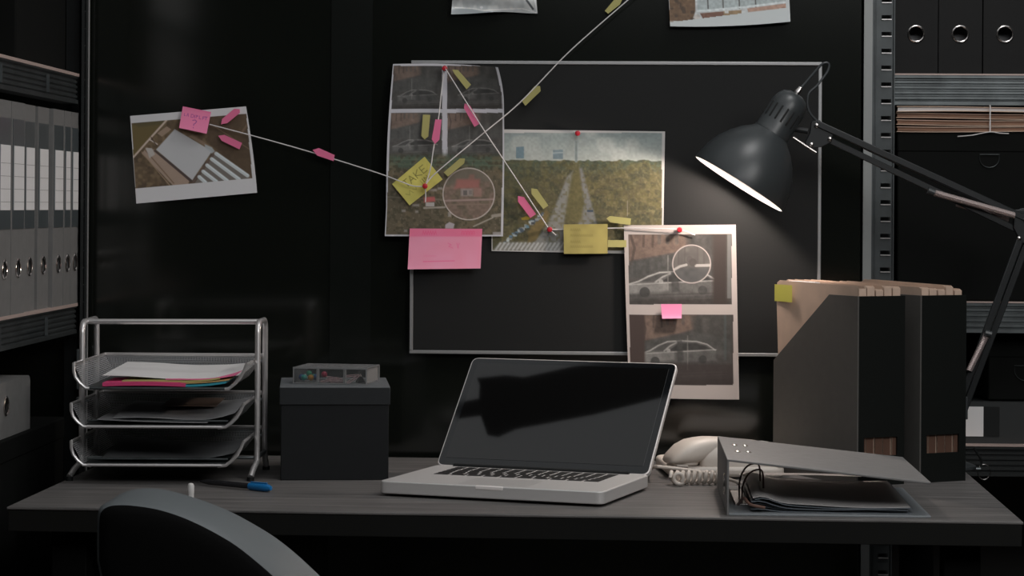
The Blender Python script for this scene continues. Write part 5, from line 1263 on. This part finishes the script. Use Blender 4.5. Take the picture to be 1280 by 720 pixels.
# ------------------------------------------------------------------ three-tier letter tray
TR0 = at_z(92, 600, 3.50); 
trot = PSI - 0.0
TZ = 3.50; tc_x = w2c(at_z(200, 480, TZ))[0]
tp = c2w(tc_x, TZ); tp.z = DESK_Z
tr = thing('letter_tray', 'three-tier silver wire mesh letter tray at left of desk', 'letter tray', (tp.x, tp.y, DESK_Z), trot)
def TL_(px, py, dz=0.0):
    x, z, h = w2c(at_z(px, py, TZ + dz)); return Vector((x - tc_x, dz, h + CAM.z - DESK_Z))
def mesh_panel(name, P00, P10, P11, P01, parent, n=1):
    me = bpy.data.meshes.new(name); pts = [Vector(p) for p in (P00, P10, P11, P01)]
    me.from_pydata([tuple(p) for p in pts], [], [(0, 1, 2, 3)])
    at = me.attributes.new('mesh_uv', 'FLOAT_VECTOR', 'POINT')
    w_ = (pts[1]-pts[0]).length; h_ = (pts[3]-pts[0]).length
    w2_ = (pts[2]-pts[3]).length; e = (w_-w2_)/2
    at.data.foreach_set('vector', np.array([0, 0, 0, w_, 0, 0, w_-e, h_, 0, e, h_, 0], dtype=np.float32))
    me.materials.append(M_MESH); o_ = bpy.data.objects.new(name, me); COL.objects.link(o_); o_.parent = parent; return o_
TD = 0.270
tiers = []
for i, (yt_, yb_) in enumerate(((455, 485), (505, 533), (552, 581))):
    xl0, xr0 = (92, 308) if i == 0 else (89, 304)
    tlf = TL_(xl0, yt_); trf = TL_(xr0, yt_+0.8); blf = TL_(xl0+15, yb_); brf = TL_(xr0-22, yb_+0.8)
    bk = Vector((0, TD, 0)); up = Vector((0, 0, 0.0))
    tlb = tlf + bk; trb = trf + bk; blb = blf + bk; brb = brf + bk
    tlb.z = trb.z = tlf.z - 0.002; blb.z = brb.z = blf.z
    top = thing_part = bpy.data.objects.new('tray_tier', None); COL.objects.link(top); top.parent = tr
    mesh_panel('rear_mesh', blb, brb, trb, tlb, top); mesh_panel('side_mesh', blf, blb, tlb, tlf, top); mesh_panel('side_mesh', brf, brb, trb, trf, top)
    MB().hexa([blf, brf, brb, blb, blf + Vector((0, 0, 0.0012)), brf + Vector((0, 0, 0.0012)), brb + Vector((0, 0, 0.0012)), blb + Vector((0, 0, 0.0012))]).build('floor_sheet', M_STEELD, top, smooth=0)
    # rim wire: back around, and down the cut-away front corners
    cl = [tlf + (blf-tlf)*t + Vector((-0.006*math.sin(PI*t), 0, -0.002*math.sin(PI*t))) for t in (0, .25, .5, .75, 1)]
    crr = [trf + (brf-trf)*t + Vector((0.004*math.sin(PI*t), 0, -0.002*math.sin(PI*t))) for t in (0, .25, .5, .75, 1)]
    path = [blf + Vector((0.012, 0, -0.001))] + cl[::-1] + [tlb, trb] + crr + [brf + Vector((-0.012, 0, -0.001))]
    MB().tube(path, 0.0026, 8).build('rim', M_TRAY, top)
    MB().tube([blf + Vector((0.006, -0.001, 0)), brf + Vector((-0.006, -0.001, 0))], 0.0024, 8).build('front_wire', M_TRAY if i else M_STEELD, top)
    if i: MB().tube([blf + Vector((0.0, 0.03, 0.006)), brf + Vector((0.0, 0.03, 0.006))], 0.0018, 8).build('floor_wire', M_STEELD, top)
    for xx in (0, 1):
        pst = (TL_(322, 500, 0.11) if xx else TL_(102.5, 500, 0.06)); c = Vector((trf.x if xx else tlf.x, 0.17 if xx else 0.12, trf.z - 0.006))
        MB().tube([Vector((pst.x, c.y, c.z)), c], 0.0022, 8).build('support_lug', M_STEEL, top)
    tiers.append((blf, brf, blb, brb))
# side frames: an inverted U on each side, joined by a top bar
for sx, (pxa, pya, za, pxb, zb_) in enumerate(((103, 400, 0.075, 121, 0.205), (322.5, 400, 0.085, 332, 0.175))):
    A = TL_(pxa, 403, za); B = TL_(pxb, 403, zb_); B.x = A.x + (0.004 if sx == 0 else 0.0); 
    if sx == 0: B.x = TL_(121, 403, zb_).x
    else: B.x = TL_(331.5, 403, zb_).x
    r_ = 0.016
    ya, yb_ = A.y, B.y; zt_ = A.z
    fx = -0.012 if sx == 0 else -0.006
    path = [Vector((A.x + fx, ya - 0.035, 0.006)), Vector((A.x + fx*0.6, ya - 0.022, 0.016)), Vector((A.x, ya - 0.004, 0.026)), Vector((A.x, ya, 0.05)), Vector((A.x, ya, zt_ - r_))]
    path += [Vector((A.x + (B.x-A.x)*t*0.15, ya + r_*(1-math.cos(a_)), zt_ - r_ + r_*math.sin(a_))) for t, a_ in ((0.3, 0.5), (0.6, 1.0), (1, PI/2))]
    path += [Vector((B.x - (B.x-A.x)*0.15*t, yb_ - r_*(1-math.cos(a_)), zt_ - r_ + r_*math.sin(a_))) for t, a_ in ((1, PI/2), (0.6, 1.0), (0.3, 0.5))]
    path += [Vector((B.x, yb_, zt_ - r_)), Vector((B.x, yb_, 0.05)), Vector((B.x, yb_ + 0.01, 0.022)), Vector((B.x, yb_ + 0.03, 0.006))]
    fo = MB().tube(path, 0.0046, 12).build('side_frame', M_TRAY, tr)
    for p in (path[0], path[-1]):
        MB().tube([p, Vector((p.x, p.y, 0))], 0.0056, 12).build('rubber_foot', M_BLACK, fo)
    if sx == 0: TA = Vector(((A.x*0.75+B.x*0.25), (ya*0.75+yb_*0.25), zt_))
    else: TB = Vector(((A.x*0.75+B.x*0.25), (ya*0.75+yb_*0.25), zt_))
    if sx == 0: low_a = (Vector((A.x, ya, 0.032)), Vector((B.x, yb_, 0.032)))
    else: low_b = (Vector((A.x, ya, 0.032)), Vector((B.x, yb_, 0.032)))
MB().tube([TA, TB], 0.0042, 12).build('top_bar', M_TRAY, tr)
MB().tube([low_a[0], low_b[0]], 0.0026, 8).build('cross_wire', M_STEEL, tr)
MB().tube([low_b[0], low_b[1]], 0.0036, 8).build('cross_wire', M_STEEL, tr)
MB().tube([low_a[0], low_a[1]], 0.0036, 8).build('cross_wire', M_STEEL, tr)
# papers in the trays (things of their own)
Mtr = Matrix.Translation(tr.location) @ Matrix.Rotation(trot, 4, 'Z')
def tray_sheet(name, label, cat, ti, m, u0, u1, y0_, y1_, z0_, fn=None, th=0.0006, nu=20, nv=10, skew=0.0, group='papers in the letter tray'):
    blf, brf, blb, brb = tiers[ti]
    def f(u, v, dz=0):
        x = blf.x + (brf.x-blf.x)*(u0 + (u1-u0)*u) + skew*v
        z = blf.z + 0.002 + z0_ + (fn(u, v) if fn else 0) + dz
        return Mtr @ Vector((x, y0_ + (y1_-y0_)*v, z))
    mb = MB(); mb.grid(nu, nv, f); b2 = MB(); b2.grid(nu, nv, lambda u, v: f(u, v, -th)); t0 = len(mb.v); mb.add(b2.v, b2.f); N = nu
    mb.f += [(k, k+1, t0+k+1, t0+k) for k in range(N)]
    mb.f += [(j*(N+1)+N, (j+1)*(N+1)+N, t0+(j+1)*(N+1)+N, t0+j*(N+1)+N) for j in range(nv)]
    mb.f += [(j*(N+1), (j+1)*(N+1), t0+(j+1)*(N+1), t0+j*(N+1)) for j in range(nv)]
    return tag(mb.build(name, m, base=True), label, cat, group)
tray_sheet('paper_sheet', 'white sheet lying highest in the top mesh tray', 'paper', 0, M_PAPER, 0.10, 1.08, 0.02, 0.25, 0.012, lambda u, v: 0.005*v + 0.012*max(0, u-0.75)**2*8 + 0.001*math.sin(u*9) + 0.004*(1-u)**3)
tray_sheet('card_folder', 'pink card folder at the front of the top tray', 'folder', 0, M_PINKD, 0.12, 0.70, -0.004, 0.10, 0.0065, lambda u, v: 0.0015*math.sin(u*PI), th=0.0055)
tray_sheet('paper_sheet', 'yellow sheet above the pink folder in the top tray', 'paper', 0, M_YELLOW, 0.25, 0.93, 0.004, 0.12, 0.0090, lambda u, v: 0.0006*math.sin(u*4) + 0.006*max(0, u-0.6)**2*6, th=0.0022)
tray_sheet('paper_sheet', 'blue sheet at the right front of the top tray', 'paper', 0, M_BLUE, 0.70, 0.98, -0.003, 0.12, 0.0040, lambda u, v: 0.0055*u*u, th=0.0030)
tray_sheet('paper_sheet', 'amber sheet between blue and yellow in the top tray', 'paper', 0, M_ORANGE, 0.66, 1.0, 0.0, 0.12, 0.0068, lambda u, v: 0.0055*u*u, th=0.0014)
tray_sheet('paper_sheet', 'thin pink sheet just under the white one in the top tray', 'paper', 0, M_PINK, 0.55, 1.04, 0.010, 0.13, 0.0105, lambda u, v: 0.001 + 0.010*max(0, u-0.4)**2*2, th=0.0012)
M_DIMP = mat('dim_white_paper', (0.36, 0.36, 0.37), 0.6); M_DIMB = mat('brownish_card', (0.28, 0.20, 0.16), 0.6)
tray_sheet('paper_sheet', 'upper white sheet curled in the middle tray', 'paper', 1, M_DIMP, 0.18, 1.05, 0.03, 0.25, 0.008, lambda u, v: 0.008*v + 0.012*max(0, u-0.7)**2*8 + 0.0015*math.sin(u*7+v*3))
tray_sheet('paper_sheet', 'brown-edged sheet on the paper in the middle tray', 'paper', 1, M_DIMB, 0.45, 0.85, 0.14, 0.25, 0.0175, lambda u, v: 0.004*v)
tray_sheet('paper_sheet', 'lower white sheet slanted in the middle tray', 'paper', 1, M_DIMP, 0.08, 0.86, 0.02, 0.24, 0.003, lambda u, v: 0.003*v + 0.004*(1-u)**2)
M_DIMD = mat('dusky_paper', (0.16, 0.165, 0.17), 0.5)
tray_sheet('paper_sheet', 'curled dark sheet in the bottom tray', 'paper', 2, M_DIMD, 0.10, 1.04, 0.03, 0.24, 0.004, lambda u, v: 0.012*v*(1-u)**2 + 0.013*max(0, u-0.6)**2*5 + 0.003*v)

# ------------------------------------------------------------------ pens on the desk
pa = on_h(339, 615.5); pbn = on_h(250, 606.5)
d_ = (pbn - pa); Lp = d_.length; prot = math.atan2(d_.y, d_.x)
pen = thing('pen', 'dark ballpoint pen with bright blue cap in front of the letter tray', 'pen', (pa.x, pa.y, DESK_Z), prot)
MX = Matrix.Rotation(PI/2, 4, 'Y')
MB().lathe([(0, 0), (0.0032, 0.0006), (0.0052, 0.006), (0.0058, 0.012), (0.0056, 0.040), (0.0050, 0.0425), (0, 0.0425)], 16, Matrix.Translation((0, 0, 0.006)) @ MX).build('cap', M_PENBLUE, pen)
MB().box((0.008, -0.0014, 0.0118), (0.040, 0.0014, 0.0132)).build('clip', M_PENBLUE, pen, bevel=0.0005)
MB().lathe([(0, 0.0425), (0.0042, 0.0426), (0.0042, Lp-0.018), (0.0026, Lp-0.006), (0.001, Lp), (0, Lp)], 14, Matrix.Translation((0, 0, 0.006)) @ MX).build('barrel', M_PENDK, pen)
pw = on_h(238.5, 622)
wt = thing('glue_stick', 'small white upright stick peeking above the chair back', 'stick', (pw.x, pw.y, DESK_Z), 0)
MB().lathe([(0, 0), (0.0046, 0), (0.0046, 0.006), (0.0048, 0.0065), (0.0048, 0.0165), (0.0040, 0.0195), (0.0018, 0.0208), (0, 0.0209)], 20).build('cap', M_WHITEP, wt)

# ------------------------------------------------------------------ office chair in the foreground
CZ = 2.55
chx = w2c(at_z(230, 700, CZ))[0]; cpos = c2w(chx, CZ); cpos.z = 0
ch = thing('office_chair', 'black office chair with grey-edged curved backrest in the foreground', 'chair', cpos, PSI)
def CP(px, py, dz=0.0):
    x, z, h = w2c(at_z(px, py, CZ + dz)); return Vector((x - chx, dz, h + CAM.z))
rear_px = [(124, 700), (124, 670), (124.5, 648), (128, 638), (138, 632.5), (150, 631.5), (164, 632), (184, 634.5), (203, 638.5), (226, 646), (249, 656), (272, 668), (295, 682), (318, 700), (341, 720), (365, 745), (385, 775)]
front_px = [(128, 704), (127, 668), (127.5, 642), (131, 632), (139, 626.5), (150, 618), (164, 612.5), (184, 610.3), (205, 612), (228, 617.5), (250, 624.5), (273, 633), (297, 644), (322, 658), (345, 672.5), (372, 694), (402, 722)]
n0 = len(rear_px)
DF = 0.075
Rr = [CP(*p) for p in rear_px]; Fr = [CP(*p, DF) for p in front_px]
Rr = spline(Rr, 3); Fr = spline(Fr, 3)
n = len(Rr)
# close the outlines below the frame: straight sides to the bottom of the backrest
zb0 = 0.52
def close(L):
    e0, e1 = L[0], L[-1]
    right = [e1.lerp(Vector((e1.x + 0.05, e1.y, zb0 + 0.10)), t) for t in (0.35, 0.7, 1.0)]
    bottom = [Vector((e1.x + 0.05, e1.y, zb0 + 0.10)).lerp(Vector((e0.x + 0.05, e0.y, zb0)), t) for t in (0.33, 0.66, 1.0)]
    left = [Vector((e0.x + 0.05, e0.y, zb0)).lerp(e0, t) for t in (0.4, 0.75)]
    return L + right + bottom + left
Rr = close(Rr); Fr = close(Fr); n = len(Rr)
rim = MB(); vs = []
prof = [(0.0, 0.0), (0.06, 0.006), (0.2, 0.012), (0.5, 0.0145), (0.8, 0.009), (0.94, 0.004), (1.0, 0.0)]
cen = sum(Rr, Vector())/n
for t, lift in prof:
    for a_, b_ in zip(Rr, Fr):
        p = a_.lerp(b_, t); o_ = p - cen; o_.y = 0; o_ = o_.normalized() if o_.length > 1e-6 else Vector((0, 0, 1)); vs.append(p + o_*lift*0.25)
fs = []
for i in range(len(prof)-1):
    for k in range(n):
        l = (k+1) % n; fs.append((i*n+k, i*n+l, (i+1)*n+l, (i+1)*n+k))
rim.add(vs, fs).build('backrest_rim', M_CHAIRG, ch, smooth=60)
def pillow(L, dy):
    m = MB(); c = sum(L, Vector())/len(L); vs = []; rings = ((1.0, 0), (0.97, 0.35), (0.85, 0.75), (0.5, 1.0)); fs = []
    for s_, d in rings:
        for p in L: q_ = c + (p-c)*s_; q_.y = L[0].y + dy*d; vs.append(q_)
    cc_ = Vector(c); cc_.y = L[0].y + dy; vs.append(cc_)
    nn = len(L)
    for i in range(3):
        for k in range(nn): fs.append((i*nn+k, i*nn+(k+1) % nn, (i+1)*nn+(k+1) % nn, (i+1)*nn+k))
    for k in range(nn): fs.append((3*nn+k, 3*nn+(k+1) % nn, 4*nn))
    return m.add(vs, fs)
pillow(Rr, -0.012).build('back_panel', M_CHAIR, ch, smooth=60)
pillow(Fr, -0.02).build('front_cushion', M_CHAIR, ch, smooth=60)
seat = MB().prism(rrect(-0.20, 0.10, 0.24, 0.50, 0.07, 6), 0.44, 0.50, 'z'); seat.build('seat', M_CHAIR, ch, bevel=0.02, bseg=3)
MB().tube(spline([(0.02, 0.035, 0.62), (0.02, 0.03, 0.50), (0.02, 0.10, 0.42), (0.02, 0.28, 0.42)], 6), 0.018, 10).build('back_support', M_BLACK, ch)
MB().lathe([(0.04, 0.07), (0.04, 0.12), (0.026, 0.14), (0.026, 0.43), (0.06, 0.44)], 20, Matrix.Translation((0.02, 0.30, 0))).build('gas_lift', M_BLACK, ch)
for k in range(5):
    a_ = 2*PI*k/5 + 0.3; d = Vector((math.cos(a_), math.sin(a_), 0)); o_ = Vector((0.02, 0.30, 0))
    MB().tube([o_ + d*0.02 + UP*0.095, o_ + d*0.27 + UP*0.065], [0.022, 0.014], 10).build('base_spoke', M_BLACK, ch)
    MB().tube([o_ + d*0.27 + d.cross(UP)*-0.014 + UP*0.026, o_ + d*0.27 + d.cross(UP)*0.014 + UP*0.026], 0.026, 18).build('caster', M_BLACK, ch)
    MB().tube([o_ + d*0.268 + UP*0.03, o_ + d*0.268 + UP*0.07], 0.006, 8).build('caster_stem', M_BLACK, ch)

# ------------------------------------------------------------------ light
lp = thing('ceiling_light', 'large soft ceiling light panel above the desk', 'light', (0.05, 2.35, ZC))
M_DIFF = mat('soft_diffuser', (0.8, 0.8, 0.8), 0.6, emit=(0.95, 0.98, 1.0), estr=0.52)
MB().box((-1.22, -1.7, -0.06), (1.45, 1.54, -0.05)).build('diffuser', M_DIFF, lp, smooth=0)
for lo, hi in (((-1.25, -1.73, -0.062), (-1.22, 1.57, 0)), ((1.45, -1.73, -0.062), (1.48, 1.57, 0)), ((-1.22, -1.73, -0.062), (1.45, -1.7, 0)), ((-1.22, 1.54, -0.062), (1.45, 1.57, 0))):
    MB().box(lo, hi).build('frame', M_BLACK, lp, smooth=0)
# unseen black cut-out added under the ceiling light, shaped for the laptop screen's reflection
Wl = Matrix.Translation(lap.location) @ Matrix.Rotation(LROT, 4, 'Z') @ Ml
sp0 = Wl @ Vector((0, -0.001, 0)); sn_ = (Wl.to_3x3() @ Vector((0, -1, 0))).normalized()
def mirror(px, py, Z):
    d = ray(px, py); t = (sp0 - CAM).dot(sn_)/d.dot(sn_); h = CAM + d*t; r_ = d - sn_*(2*d.dot(sn_)); return h + r_*((Z - h.z)/r_.z)
cutout_px = [(550 + x/4.129, 440 + y/4.129) for x, y in ((190, 135), (330, 120), (430, 130), (680, 75), (900, 40), (1250, 20), (1260, 205), (1190, 225), (790, 325), (390, 400), (300, 440), (245, 430), (210, 330), (95, 345), (60, 300), (95, 260), (200, 240), (205, 170))]
ZFL = ZC - 0.20
fp = [mirror(x, y, ZFL) for x, y in cutout_px]
print('FLAG', [tuple(round(c, 2) for c in p) for p in fp])
fo = thing('light_flag', 'black fabric flag hanging under the ceiling light above the desk', 'light flag', (fp[0].x, fp[0].y, ZFL))
MB().prism([(p.x - fp[0].x, p.y - fp[0].y) for p in fp], 0, 0.006, 'z').build('fabric', M_BLACKBOX, fo, smooth=0)
for i in (3, 8, 10):
    q_ = fp[i] - fp[0]; c_ = sum(fp, Vector())/len(fp) - fp[0]; q_ = q_.lerp(c_, 0.6)
    MB().tube([(q_.x, q_.y, 0.005), (q_.x, q_.y, ZC - 0.062 - ZFL)], 0.004, 8).build('hanger', M_BLACK, fo)
def area(name, loc, target, size, power, col):
    l = bpy.data.lights.new(name, 'AREA'); l.shape = 'RECTANGLE'; l.size, l.size_y = size; l.energy = power; l.color = col
    o_ = bpy.data.objects.new(name, l); COL.objects.link(o_); o_.location = loc
    o_.rotation_euler = (Vector(target) - Vector(loc)).to_track_quat('-Z', 'Y').to_euler(); return o_
area('front_fill', (0.5, 0.5, 2.6), (0, 4.1, 1.1), (1.4, 1.0), 16.5, (0.97, 0.98, 1.0))
area('side_fill', (1.55, 1.3, 2.25), (-0.9, 3.75, 1.1), (0.9, 0.9), 20, (1.0, 0.985, 0.97))
area('overhead_spot', (0.55, 3.15, 2.66), (0.5, 3.3, 0.7), (0.5, 0.5), 6.5, (1.0, 0.99, 0.98))
bl = bpy.data.lights.new('lamp_bulb_light', 'SPOT'); bl.energy = 5.6; bl.color = (1.0, 0.86, 0.77); bl.shadow_soft_size = 0.022; bl.spot_size = math.radians(170); bl.spot_blend = 0.3
blo = bpy.data.objects.new('lamp_bulb_light', bl); COL.objects.link(blo)
Mw = Matrix.Translation(lamp.location) @ Matrix.Rotation(PSI, 4, 'Z')
blo.location = Mw @ (rc + axd*0.026)
blo.rotation_euler = (Mw.to_3x3() @ (-axd)).to_track_quat('-Z', 'Y').to_euler()
w = bpy.data.worlds.new('world'); bpy.context.scene.world = w; w.use_nodes = True
w.node_tree.nodes['Background'].inputs[0].default_value = (0.5, 0.52, 0.5, 1); w.node_tree.nodes['Background'].inputs[1].default_value = 0.02

# ------------------------------------------------------------------ camera
cd = bpy.data.cameras.new('camera'); cam = bpy.data.objects.new('camera', cd); COL.objects.link(cam)
cd.sensor_fit = 'HORIZONTAL'; cd.sensor_width = 36.0; cd.lens = F/1280*36.0; cd.clip_start = 0.05; cd.clip_end = 50
cd.shift_x = (640 - HX)/1280; cd.shift_y = (HY - 360)/1280
R3 = Matrix((CR, CU, -DV)).transposed()
cam.matrix_world = Matrix.Translation(CAM) @ R3.to_4x4()
bpy.context.scene.camera = cam
sc_ = bpy.context.scene
sc_.view_settings.view_transform = 'Standard'; sc_.view_settings.look = 'None'; sc_.view_settings.exposure = 0; sc_.view_settings.gamma = 1
